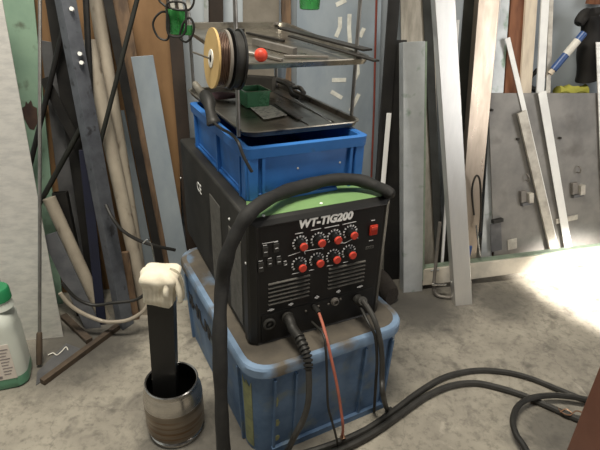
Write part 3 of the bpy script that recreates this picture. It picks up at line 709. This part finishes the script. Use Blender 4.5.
# side vents
for (pa, pb, pc_, pd) in (((210, 194), (220.5, 207), (220.5, 300), (210, 285)), ((229, 226), (241, 232), (240, 318), (229, 300))):
    q = [side(*p) for p in (pa, pb, pc_, pd)]
    for p in q: p.z = max(p.z, .022)
    vg = make('side_vent', MB().poly([V((-.0006, p.y, p.z)) for p in q], (.002, 0, 0)), 'black_steel', ms, smooth=False)
    sl = MB(); y0, y1 = sorted((q[0].y, q[1].y)); zb = max(q[2].z, q[3].z, .02)
    n_s = 44
    for i in range(n_s):
        z = zb+(min(q[0].z, MH-.03)-zb)*i/(n_s-1)
        sl.obox((-.0016, (y0+y1)/2, z), (.0010, 0, .0008), (0, (y1-y0)/2, 0), (0, 0, .0017))
    make('slats', sl, 'ink_grey', vg, smooth=False)
c = side(199.5, 188)
text('ce_mark', 'CE', 'ink_white', ms, (-.0012, c.y, c.z), (math.radians(90), 0, math.radians(-90)), .046, .0006, .0002)
# green painted strip on top
gt = [Z(250, 218.5, MO.z+MH+.0012), Z(384, 199.3, MO.z+MH+.0012), Z(380, 190, MO.z+MH+.0012), Z(372, 187.5, MO.z+MH+.0012), Z(340, 195.5, MO.z+MH+.0012), Z(300, 203, MO.z+MH+.0012), Z(262, 212, MO.z+MH+.0012)]
gl = [V(((p-MO).dot(mx_), (p-MO).dot(my_), MH+.0022)) for p in gt]
gl = [V((min(max(p.x, .004), MW-.004), max(p.y, .010), p.z)) for p in gl]
make('green_strip', MB().poly([V((.006, .006, MH+.0028)), V((MW-.006, .006, MH+.0028)), V((MW-.006, .125, MH+.0028)), V((.04, .125, MH+.0028)), V((.012, .03, MH+.0028))], (0, 0, -.0022)), 'green_paint', ms, smooth=False)

# ================================================================ UPPER CRATE
UY = math.radians(26.3)
UZ = MO.z+MH+.003
uc = thing('storage_crate', 'bright blue plastic crate standing on top of the black welder', 'crate', (-.142, 1.174, UZ), UY)
UW, UD, UH = .358, .545, .143
def ul(i, r, z): return rrect(i, UW-i, i, UD-i, r, z, 5)
make('body', MB().loft([ul(.012, .014, 0), ul(.007, .014, .012), ul(.010, .012, .014), ul(.006, .012, UH-.02), ul(.012, .012, UH-.004), ul(.012, .012, UH), ul(.016, .012, UH), ul(.016, .012, .01)]), 'blue_crate', uc)
make('rim', MB().loft([ul(.008, .018, UH-.028), ul(-.004, .022, UH-.027), ul(-.006, .024, UH), ul(.010, .016, UH+.002), ul(.014, .014, UH-.004)], cap0=False, cap1=False), 'blue_crate', uc)
for x in (.048, UW-.048): make('rib', MB().box(x-.004, x+.004, -.003, .012, .0, UH-.025), 'blue_crate', uc, smooth=False)
for x in (.02, UW-.02): make('corner_post', MB().box(x-.014, x+.014, -.001, .012, .0, UH-.025), 'blue_crate', uc, bevel=.003)
for y in (.045, .25, UD-.045): make('rib', MB().box(-.003, .012, y-.005, y+.005, .0, UH-.025), 'blue_crate', uc, smooth=False)
make('corner_post', MB().box(-.001, .012, .004, .036, .0, UH-.025), 'blue_crate', uc, bevel=.003)
make('base_ledge', MB().box(.0, .011, .02, UD-.02, .0, .006), 'blue_crate', uc, smooth=False)
bl1, bl2 = Z(276, 197, UZ+.004), Z(336, 188, UZ+.004)
def loc_(o, p):
    q = p-V(o.location); c_, s_ = math.cos(-o.rotation_euler.z), math.sin(-o.rotation_euler.z); return V((q.x*c_-q.y*s_, q.x*s_+q.y*c_, q.z))
q1, q2 = loc_(uc, bl1), loc_(uc, bl2)
make('front_ledge', MB().box(q1.x, q2.x, min(q1.y, q2.y)-.008, .012, .0, .010), 'blue_crate', uc, bevel=.002)
for i in range(2): make('mould_mark', MB().lathe([(.003, 0), (.003, .0012)], 10, (.15+.13*i, .0075, .072), (0, -1, 0)), 'matt_white', uc)

# ================================================================ TRAY RACK
RZ0 = UZ+UH+.0055; RZ1 = 1.046
RO = V((-.150, 1.243, RZ0)); RY = math.radians(26.8); TW, TD = .360, .60
rk = thing('tray_rack', 'steel rack of two shallow trays on upright rods on the bright blue crate', 'rack', RO, RY)
def tray(name, wd_, dp, z, tilt, dx=0., dy=0.):
    def l(i, r, zz): return [V((p.x+dx, p.y+dy, p.z+tilt*(p.y)/dp)) for p in rrect(i, wd_-i, i, dp-i, r, z+zz, 5)]
    o = make(name, MB().loft([l(.022, .02, 0), l(.010, .03, .003), l(.004, .035, .016), l(-.003, .04, .018), l(-.004, .04, .015), l(-.001, .038, .015), l(.007, .033, .0), l(.022, .02, -.002)], closed=True, cap0=False, cap1=False), 'tray_steel', rk)
    make(name+'_bottom', MB().poly(l(.015, .025, .0005), (0, 0, .0018)), 'tray_steel', o, smooth=False)
    return o
t1 = tray('tray', TW, TD, 0, 0); t2 = tray('tray', TW+.03, TD, RZ1-RZ0, .045, -.012, .0)
# pressed grooves in the lower tray
for x in (.215, .30): make('groove', MB().tube([V((x, .06, .0035)), V((x, .52, .0035))], .0018, 6, 1), 'steel_rod', t1)
for (x, y, z1_) in ((-.006, .034, .50), (TW+.004, .068, .50), (.020, TD-.02, .50), (TW-.02, TD-.02, .215)):
    m_ = MB().cyl((x, y, -.001), (x, y, z1_), .0055, 10); o = make('rod', m_, 'steel_rod', rk)
    for zz in (.008, RZ1-RZ0-.010, RZ1-RZ0+.012):
        if zz > .1: make('nut', MB().lathe([(.010, 0), (.010, .008)], 6, (x, y, zz+.045*y/TD)), 'tool_grey', o, smooth=False)

# contents of upper tray
zt = RZ1+.012
def Ztr(px, py, h):
    yv = V((-math.sin(RY), math.cos(RY), 0)); n = (V((0, 0, 1))-yv*.045/TD).normalized(); return plane(px, py, V((RO.x, RO.y, RZ1+h)), n)
def tbar(name, label, cat, p, q, w_, h_, m, z=None, zz=None):
    P0, P1 = (Ztr(*p, z), Ztr(*q, zz or z)) if z < .2 else (Z(*p, z), Z(*q, zz or z)); d = (P1-P0).normalized(); s_ = d.cross(V((0, 0, 1))).normalized(); u_ = s_.cross(d)
    o = make(name, MB().obox((P0+P1)/2, d*(P1-P0).length/2, s_*w_/2, u_*h_/2), m, None, P0, bevel=.001); return tag(o, label, cat)
tbar('steel_bar', 'light grey square steel bar on the upper tray behind the red ball', 'bar', (254, 41.5), (295, 51.5), .018, .019, 'tool_grey', .0135)
tbar('steel_flat', 'long dark flat steel sticking out over the right corner of the upper tray', 'bar', (282, 28), (368, 50), .038, .006, 'tool_dark', .034, .034)
tbar('steel_flat', 'lower dark steel strip jutting past the right corner under the long flat', 'bar', (290, 36), (377, 61), .020, .005, 'tool_dark', .0235, .0235)
tbar('steel_bar', 'thin grey bar lying in the upper tray along its front right edge', 'bar', (284, 56), (328, 57), .010, .006, 'tool_grey', .008)
tbar('steel_bar', 'thin grey bar lying between the red ball and the light grey square bar', 'bar', (243, 50), (282, 60), .012, .006, 'tool_grey', .007)
tbar('steel_bar', 'short dark bar lying at the back of the upper tray', 'bar', (222, 34), (243, 30), .014, .010, 'tool_dark', .009)
tbar('steel_bar', 'short dark bar lying beside the middle of the upper tray', 'bar', (247, 33), (284, 41), .012, .007, 'tool_dark', .008)
c = Ztr(261, 55, .0215)
rb = thing('red_ball_plug', 'round red plastic ball plug on the front of the upper tray', 'ball', c-V((0, 0, .02)))
kid(rb, 'ball', MB().lathe([(.0175*math.sin(math.pi*k/12), -.0175*math.cos(math.pi*k/12)) for k in range(13)], 20, c), 'red_plastic')
kid(rb, 'stem', MB().cyl(c+V((-.012, 0, 0)), c+V((-.032, .006, .002)), .006, 10), 'tool_grey')
kid(rb, 'button', MB().lathe([(.009, 0), (.009, .003), (.006, .0045)], 14, c+(CAM-c).normalized()*.0160, CAM-c), 'knob_red')

# spools hanging at the left of the trays
sc = D(211, 58.5, 1.165); ax = V((1, .10, -.06)).normalized()
sr = .5*mpx(58, sc)
ay = ray(211, 58).normalized()
ax = (rt*.88+ay*.40-up*.05).normalized()
def spool(name, label, off, prof, m, extra=()):
    o = make(name, MB().lathe(prof, 40, sc+ax*off, ax), m, None, sc+ax*off); tag(o, label, 'spool'); return o
s1 = thing('wire_spool', 'cardboard-faced wire spool with a white hub, leftmost of the hanging spools', 'spool', sc)
kid(s1, 'cardboard_flange', MB().lathe([(.008, 0), (sr, 0), (sr, .005), (.008, .005)], 44, sc, ax), 'cardboard')
kid(s1, 'hub_ring', MB().lathe([(.0085, -.0015), (sr*.30, -.0015), (sr*.32, .001), (.0085, .001)], 30, sc, ax), 'white_plastic')
kid(s1, 'hub_hole', MB().lathe([(.0085, -.0017), (.0002, -.0017), (.0002, .0005), (.0085, .0005)], 20, sc, ax), 'panel_black')
kid(s1, 'wire_winding', MB().lathe([(sr*.86, .005), (sr*.88, .028)], 40, sc, ax), 'solder_wire')
kid(s1, 'rear_flange', MB().lathe([(sr*.97, .028), (sr*.97, .034)], 40, sc, ax), 'spool_grey')
s2 = thing('wire_spool', 'black wire spool, rightmost of the hanging spools beside the front rod', 'spool', sc+ax*.044)
kid(s2, 'flange', MB().lathe([(sr*1.03, .040), (sr*1.03, .044)], 44, sc, ax), 'panel_black')
kid(s2, 'winding', MB().lathe([(sr*.95, .044), (sr*.95, .062)], 44, sc, ax), 'rubber')
kid(s2, 'flange', MB().lathe([(sr*1.03, .062), (sr*1.03, .067)], 44, sc, ax), 'panel_black')
o = make('spool_pin', MB().cyl(sc-ax*.042+V((-.0, 0, .012)), sc-ax*.003, .0022, 8), 'steel_rod', None, sc); tag(o, 'thin steel pin poking out of the cardboard spool hub', 'pin')

# power plug and its cable beside the lower tray
pa_ = D(201, 88, 1.42)
pg = thing('cable_plug', 'dark plug with a pale collar hanging off the left edge of the lower tray', 'plug', pa_)
kid(pg, 'collar', MB().tube([D(195, 84, 1.50), D(201, 92, 1.46), D(206, 97, 1.42)], lambda u: .010+.004*u, 12), 'steel_beige')
kid(pg, 'plug_body', MB().tube([D(205, 95, 1.42), D(209, 102, 1.38), D(210, 110, 1.35), D(213, 121, 1.32), D(214, 124, 1.315)], lambda u: .017+.003*math.sin(u*9), 12), 'rubber')
kid(pg, 'power_cord', MB().tube([D(213, 122, 1.31), D(222, 129, 1.265), D(231, 134, 1.20), D(238, 142, 1.155), D(243, 155, 1.140), D(248, 165, 1.135), D(252, 172, 1.135)], .0042, 8), 'rubber')
# contents of lower tray
zl = RZ0+.0056
gb = Z(253, 104, zl)
t = thing('green_box', 'small open green plastic box on the lower tray', 'box', gb, RY)
t.location = (gb.x, gb.y, zl)
k_ = MB(); bw, bd, bh = .042, .050, .050
def gl_(i, z): return rrect(-bw+i, bw-i, -bd+i, bd-i, .006, z, 3)
make('box_body', k_.loft([gl_(.003, 0), gl_(0, bh), gl_(.003, bh), gl_(.006, .004)]), 'green_plastic', t)
make('box_rim', MB().loft([gl_(-.003, bh-.004), gl_(-.003, bh+.001), gl_(.002, bh+.001), gl_(.002, bh-.004)], closed=True), 'green_plastic', t)
pp = [Z(*q, zl+.001) for q in ((250, 107.5), (271, 105), (287, 115), (264, 119.5))]
o = make('paper_note', MB().poly(pp, (0, 0, .0006)), 'paper', None, pp[0], smooth=False); tag(o, 'white printed paper note lying in front of the green box', 'paper')
tbar('steel_flat', 'pale flat steel strip lying in the lower tray beside the paper note', 'bar', (277, 103.5), (300, 118), .022, .004, 'tool_grey', zl+.003)
tbar('thin_rod', 'thin bright rod lying in the lower tray behind the pale strip', 'rod', (294, 99), (331, 122), .0035, .0035, 'alu', zl+.0135)
def lump(name, label, cat, px, py, z, sx, sy, sz, m, rz=0., seed=0, amp=.25):
    c = Z(px, py, z); mbx = MB(); loops = []
    for i in range(1, 12):
        ph = math.pi*i/12; lp = []
        for k in range(20):
            th = 2*math.pi*k/20; d = V((math.sin(ph)*math.cos(th), math.sin(ph)*math.sin(th), -math.cos(ph)))
            f_ = 1+amp*noise.noise(d*2.3+V((seed, seed*2, 0))); p = V((d.x*sx, d.y*sy, max(d.z*sz, -sz*.6)))*f_
            lp.append(c+Matrix.Rotation(rz, 3, 'Z') @ p+V((0, 0, sz*.6)))
        loops.append(lp)
    mbx.loft(loops); o = make(name, mbx, m, None, c); return tag(o, label, cat)
lump('pink_cloth', 'dull pink cloth lying behind the plug on the lower tray', 'cloth', 222, 98, zl+.004, .06, .03, .012, 'pink_cloth', .2, 3)
tbar('cardboard_piece', 'grey cardboard piece propped on the lower tray behind the green box', 'cardboard', (246, 82), (274, 84), .05, .045, 'card_grey', zl+.035)
t = thing('pliers', 'silver pliers lying at the back of the lower tray', 'pliers', Z(286, 88, zl+.01))
kid(t, 'jaw', MB().tube([Z(277, 80, zl+.034), Z(286, 83, zl+.036), Z(292, 87, zl+.028)], lambda u: .010+.006*u, 8), 'steel_rod')
kid(t, 'handle', MB().tube([Z(292, 87, zl+.028), Z(300, 88, zl+.026), Z(304, 93, zl+.022)], .008, 8), 'steel_rod')
kid(t, 'handle', MB().tube([Z(290, 88, zl+.028), Z(292, 94, zl+.020), Z(300, 98, zl+.016)], .008, 8), 'tool_dark')
cc = Z(280, 78, zl+.012); t = make('metal_cup', MB().lathe([(.016, 0), (.022, .002), (.026, .05), (.024, .05), (.02, .006)], 20, cc-V((0, 0, .008))), 'galv_blue', None, cc); tag(t, 'small grey metal cup at the back of the lower tray', 'cup')

# green cups in wire loops, hanging at the top
def wirecup(label, px, py, Yd, s, full=True):
    c = D(px, py, Yd); t = thing('wire_cup_holder', label, 'cup holder', c)
    kid(t, 'cup', MB().lathe([(.020*s, -.030*s), (.024*s, -.028*s), (.028*s, .030*s), (.026*s, .030*s), (.021*s, -.024*s)], 22, c), 'green_glass')
    if full:
        loops = (((155, 18), (153, 26), (158, 37), (166, 40), (169, 34), (168, 15), (162, 12)), ((184, 22), (181, 30), (180, 38), (186, 42), (192, 36), (194, 26), (190, 18)),
                 ((159, -2), (164, 5), (170, 8), (180, 10), (190, 9), (194, 0), (190, -12), (170, -16)), ((168, 3), (167, 15), (168, 33), (178, 37), (185, 32), (186, 15), (184, 3)))
        for i, lp in enumerate(loops):
            kid(t, 'wire_loop', MB().tube([D(x, y, Yd-.026-.004*i) for x, y in lp], .0028, 7, closed=True), 'rubber')
        kid(t, 'hook', MB().tube([D(176, 5, Yd-.03), D(177, -20, Yd-.02), D(178, -60, Yd)], .003, 7), 'rubber')
        for i, x in enumerate((172, 180, 188)):
            kid(t, 'clip', MB().obox(D(x, 1, Yd-.02), (.005, 0, .001), (0, .003, 0), (-.002, 0, .02)), 'white_plastic')
        c2 = D(188, 30, Yd-.02); kid(t, 'lens', MB().lathe([(.012, 0), (.013, .002), (.0125, .024)], 16, c2-V((0, 0, .012))), 'green_glass')
    else:
        kid(t, 'wire_loop', MB().tube([c+V((.03*s*math.cos(k*math.pi/4), .03*s*math.sin(k*math.pi/4), .02*s)) for k in range(8)], .0025, 6, closed=True), 'rubber')
        kid(t, 'hook', MB().tube([c+V((.03*s, 0, .02*s)), c+V((.02, 0, .12)), c+V((0, 0, .3))], .0025, 6), 'rubber')
    return t
wirecup('green cup in black wire loops hanging above the cardboard spool', 177, 22, 1.38, 1.0)
wirecup('green cup hanging at the top before the blue-grey panel', 310, -4, 1.75, 1.35, False)

# ================================================================ SLEEVE, PLUGS, CABLES
TZ = MO.z+MH
def T_(px, py, h): return Z(px, py, TZ+h)
sl_ = lambda x, y, z: MO+mx_*x+my_*y+V((0, 0, z))
sleeve = [sl_(MW+.026, .42, .03), sl_(MW+.028, .32, .16), sl_(MW+.024, .17, .27), sl_(MW+.026, .085, MH-.030), T_(390, 193, .028), T_(377, 186.5, .028), T_(357, 180, .036), T_(330, 180, .040), T_(305, 186, .035), T_(284, 192, .036), T_(262, 203, .040), D(247, 216, 1.045),
          D(236, 234, 1.03), D(227, 256, 1.02), D(222, 285, 1.02), D(220, 320, .98), D(220, 355, .945), D(221, 395, .915), D(223, 440, .885), D(226, 480, .87)]
sleeve = [V((p.x, p.y, max(p.z, .02))) for p in sleeve]
o = make('torch_sleeve', MB().tube(sleeve, lambda u: (.0140+.004*min(1, max(0, (u-.12)*4)))+.0012*math.sin(u*47)+.0008*math.sin(u*111), 14, 8), 'sleeve', None, sleeve[-1]); tag(o, 'thick black fabric cable sleeve draped over the welder to the floor', 'cable sleeve')
def conn(px, py): c = fc(px, py); return MO+mx_*c.x+my_*(-.014)+V((0, 0, c.z))
# torch plug with ribbed boot and its cable
c0 = conn(286.5, 316); FY = c0.y
tp = thing('torch_plug', 'black plug with a ribbed boot and heavy cable on the left socket', 'plug', c0)
b0 = [c0, c0-my_*.025+V((0, 0, -.006)), Z(297, 333, CH+.035)]
kid(tp, 'plug_body', MB().tube([c0, c0-my_*.02, c0-my_*.04+V((0, 0, -.012)), D(299, 337, c0.y-.065)], lambda u: .0155-.002*u, 14), 'rubber')
kid(tp, 'plug_ring', MB().lathe([(.0175, 0), (.0175, .007)], 18, c0-my_*.004, -my_), 'rubber_grey')
bs = [D(299, 337, c0.y-.065), D(304, 348, c0.y-.095), D(307.5, 358, c0.y-.115), D(308.5, 369, c0.y-.13)]
kid(tp, 'ribbed_boot', MB().tube(bs, lambda u: (.0105 if int(u*17) % 2 else .0155)-.003*u, 12, 14), 'rubber')
fcab = [bs[-1], D(309, 385, c0.y-.145), D(308, 403, c0.y-.16), D(303, 420, c0.y-.17), D(294, 437, c0.y-.18), Z(286, 452, .012), Z(272, 456, .012)]
kid(tp, 'cable', MB().tube([V((p.x, p.y, max(p.z, .01))) for p in fcab], .0085, 10), 'rubber_grey')
# pink gas cable
c1 = conn(313.5, 306)
gp_ = thing('gas_hose', 'thin pink hose on a black plug running down to the floor', 'hose', c1)
kid(gp_, 'plug_body', MB().tube([c1, c1-my_*.012, D(319, 313, c1.y-.03)], .008, 12), 'rubber')
pk = [D(319, 313, c1.y-.03), D(323, 325, c1.y-.06), D(327, 340, c1.y-.10), D(332, 362, c1.y-.125), D(337, 385, c1.y-.14), D(341, 410, c1.y-.15), D(343, 427, c1.y-.155), Z(342, 436, .022)]
kid(gp_, 'hose', MB().tube(pk, .0042, 8), 'pink_cable')
kid(gp_, 'hose_end', MB().cyl(pk[-1]+V((0, 0, .002)), pk[-1]+V((.004, -.01, -.003)), .008, 10), 'copper')
cable('thin_cable', 'thin black cord hanging down the crate front left of the pink hose', [D(312, 322, c1.y-.03), D(323, 334, c1.y-.09), D(326, 352, c1.y-.12), D(327, 380, c1.y-.135), D(328, 405, c1.y-.15), D(331, 418, c1.y-.155), D(335, 432, c1.y-.16), Z(338, 446, .006)], .0035, 'rubber')
# earth plug at right
c2 = conn(356.5, 298)
ep = thing('earth_plug', 'dark plug and cable on the right socket running down the crate', 'plug', c2)
kid(ep, 'plug_body', MB().tube([c2, c2-my_*.02, D(363, 301, c2.y-.035)], lambda u: .0155-.002*u, 14), 'rubber_grey')
ec = [D(363, 301, c2.y-.035), D(370, 311, c2.y-.065), D(376, 324, c2.y-.095), D(380, 340, c2.y-.11), D(382, 358, c2.y-.12), D(382, 378, c2.y-.13), D(383, 395, c2.y-.152), Z(387, 409, .012), Z(391, 409, .012)]
kid(ep, 'cable', MB().tube(ec, .0078, 10), 'rubber_grey')
ec2 = [D(360, 306, c2.y-.03), D(368, 322, c2.y-.085), D(375, 336, c2.y-.105), D(377, 358, c2.y-.115), D(376, 380, c2.y-.12), Z(374, 412, .007)]
kid(ep, 'thin_cable', MB().tube(ec2, .0045, 8), 'rubber')
# heavy floor cables
def fz(pts, z): return [Z(x, y, z) for x, y in pts]
cable('floor_cable', 'heavy black cable arching across the floor, the farther of two', fz([(250, 464), (290, 457), (330, 445), (365, 430), (396, 409), (420, 391), (445, 377), (475, 370.5), (505, 372), (530, 378), (555, 388), (580, 398), (620, 412)], .011), .0098, 'rubber_grey')
cable('floor_cable', 'heavy black cable arching across the floor, the nearer of two', fz([(300, 462), (340, 450), (370, 435), (398, 416), (425, 397), (450, 386), (475, 383), (500, 388), (525, 396), (550, 407), (580, 420), (620, 434)], .012), .0105, 'rubber_grey')
cable('floor_cable', 'heavy black cable loop curling on the floor beside the brown cabinet', fz([(536, 470), (525, 448), (516, 434), (513, 420), (518, 406), (530, 398.5), (548, 395.5), (566, 396), (590, 400), (630, 408)], .035), .0098, 'rubber')
cable('copper_wire', 'twisted bare copper wires on the floor by the cable loop', [Z(558, 408, .02), Z(563, 413, .024), Z(570, 415, .024), Z(576, 411, .025), Z(584, 413, .02)], .0022, 'copper', 'wire')
cable('copper_wire', 'short bare copper strand beside the twisted wires', [Z(560, 412, .024), Z(566, 409, .03), Z(572, 413, .03)], .0016, 'copper', 'wire')
# brown cabinet
bx, by = .640, .80
bc = thing('cabinet', 'reddish brown cabinet corner close by at lower right', 'cabinet', (bx, by, 0), math.radians(-3))
make('carcass', MB().box(0, .5, -.5, 0, .02, .62), 'brown_cabinet', bc, bevel=.004)
make('plinth', MB().box(.02, .48, -.48, -.02, 0, .03), 'dark_brown', bc, smooth=False)
make('door_panel', MB().box(.02, .48, -.512, -.498, .04, .6), 'brown_cabinet', bc, bevel=.003)
# dark fuzzy shape of unclear kind behind the crate at right
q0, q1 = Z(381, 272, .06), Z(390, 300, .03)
bh_ = thing('dark_clump', 'dark brown fuzzy clump lying right of the crate', 'clump', Z(388, 296))
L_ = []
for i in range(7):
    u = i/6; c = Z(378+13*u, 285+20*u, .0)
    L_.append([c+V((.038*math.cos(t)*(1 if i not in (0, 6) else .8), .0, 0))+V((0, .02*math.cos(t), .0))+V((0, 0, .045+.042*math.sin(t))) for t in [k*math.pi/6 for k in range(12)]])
kid(bh_, 'clump_body', MB().loft(L_), 'fuzzy_brown')

# ================================================================ STAINLESS POT, BLACK TUBE, GLOVE
pcn = Z(177, 427); PX, PYY = pcn.x, pcn.y
R_ = .5*mpx(56.5, (PX, PYY, .06)); rt_h = hz(PX, PYY, 379)
pot = thing('stainless_pot', 'round stainless steel pot with brown heat marks holding the black tube', 'pot', (PX, PYY, 0))
H_ = rt_h
def pf(l): return [(R_*a, H_*b) for a, b in l]
make('pot_body', MB().lathe(pf([(.96, .12), (.99, .17), (1.0, .22), (1.0, .26), (.992, .28), (.992, .30), (1.0, .33), (.995, .42), (1.0, .44), (1.0, .66)]), 48, cap0=False, cap1=False), 'stainless_burnt', pot)
make('pot_foot', MB().lathe(pf([(.88, 0), (.93, .015), (.93, .05), (.86, .07), (.90, .09), (.96, .12)]), 48, cap1=False), 'stainless', pot)
make('pot_shoulder', MB().lathe(pf([(1.0, .66), (1.0, .72), (.97, .82), (.90, .90), (.88, .93), (.90, .965), (.90, .985), (.87, 1.0), (.83, .99)]), 48, cap0=False, cap1=False), 'stainless', pot)
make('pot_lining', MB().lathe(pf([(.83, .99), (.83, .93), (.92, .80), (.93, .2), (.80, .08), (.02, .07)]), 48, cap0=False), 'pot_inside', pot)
TX, TYY = PX-.030, PYY+.012
tb_top = hz(TX, TYY, 277)
tw = .5*mpx(25.5, (TX, TYY, tb_top*.75)); tr_ = math.radians(6)
tilt = math.radians(3.2)
tb = thing('square_tube', 'black square steel tube standing in the stainless pot under the glove', 'square tube', (TX, TYY, H_*.125), rot=(0, tilt, tr_))
def sq(h, z): return [V((-h, -h*.8, z)), V((h, -h*.8, z)), V((h, h*.8, z)), V((-h, h*.8, z))]
make('tube_wall', MB().loft([sq(tw*.94, 0), sq(tw, tb_top-H_*.125), sq(tw-.003, tb_top-H_*.125), sq(tw*.94-.003, .001)], closed=True), 'machine_black', tb, smooth=False, bevel=.0015)
# glove draped over it
gt_ = thing('cotton_glove', 'cream knitted cotton glove draped over the top of the black tube', 'glove', (TX+math.sin(tilt)*tb_top, TYY, tb_top), rot=(0, tilt, tr_))
gl0 = []
NS = 96
def perim(hx, hy, r, n):
    """evenly spaced points round a rounded rectangle, starting at the right side"""
    out = []; segs = []; sx, sy = 2*(hx-r), 2*(hy-r); q = math.pi*r/2; tot = 2*sx+2*sy+4*q
    for k in range(n):
        d = tot*k/n
        for kind, ln in (('R', sy/2), ('c0', q), ('T', sx), ('c1', q), ('L', sy), ('c2', q), ('B', sx), ('c3', q), ('R2', sy/2+1e-6)):
            if d <= ln or kind == 'R2': break
            d -= ln
        t = d/r if kind[0] == 'c' else 0
        if kind == 'R': p = (hx, d, 1, 0)
        elif kind == 'R2': p = (hx, -sy/2+d, 1, 0)
        elif kind == 'T': p = (hx-r-d, hy, 0, 1)
        elif kind == 'L': p = (-hx, hy-r-d, -1, 0)
        elif kind == 'B': p = (-hx+r+d, -hy, 0, -1)
        else:
            i = int(kind[1]); cx_, cy_ = ((hx-r, hy-r), (-hx+r, hy-r), (-hx+r, -hy+r), (hx-r, -hy+r))[i]; a0 = t+i*math.pi/2
            p = (cx_+r*math.cos(a0), cy_+r*math.sin(a0), math.cos(a0), math.sin(a0))
        out.append(p)
    return out
prof = [(-.070, 1.12), (-.068, 1.18), (-.050, 1.17), (-.034, 1.16), (-.022, 1.17), (-.012, 1.22), (-.004, 1.34), (.004, 1.42), (.012, 1.40), (.019, 1.26), (.025, 1.0), (.029, .6), (.031, .2)]
for z, k in prof:
    lp = []
    for j, (x, y, nx, ny) in enumerate(perim(tw*k, tw*.85*k, tw*min(k, 1)*.42, NS)):
        rib = .0012*math.cos(j*math.pi/2) if -.069 < z < -.010 else 0
        hem = .006*math.sin(j*.13)+(.020*max(0, nx) if z < -.03 else 0) if z < -.02 else 0
        lo_ = .0045*noise.noise(V((x*38, y*38, z*38)))*(1 if z > -.02 else .35)
        lp.append(V((x+nx*(rib+lo_)-.002, y+ny*(rib+lo_), z+hem+lo_)))
    gl0.append(lp)
make('cuff', MB().loft(gl0, cap0=False), 'cotton', gt_, ang=80)
for i, (x0, y0, x1, y1, ln, r_) in enumerate(((tw*.9, -tw*.55, tw*1.48, -tw*.95, .056, .0095), (tw*1.0, -.0, tw*1.50, -.004, .064, .0095), (tw*.55, -tw*.8, tw*.52, -tw*1.22, .030, .009), (tw*.9, tw*.4, tw*1.4, tw*.5, .05, .009))):
    m_ = MB().tube([V((x0*.6, y0*.6, .020)), V((x0*1.05, y0*1.1, .014)), V(((x0+x1)/2*1.06, (y0+y1)/2*1.06, -.004)), V((x1, y1, -ln*.55)), V((x1*1.02, y1, -ln))], lambda u: r_*(1-.25*u) if u < .97 else r_*.4, 12)
    make('finger', m_, 'cotton' if i != 1 else 'cotton_dirty', gt_, ang=80)
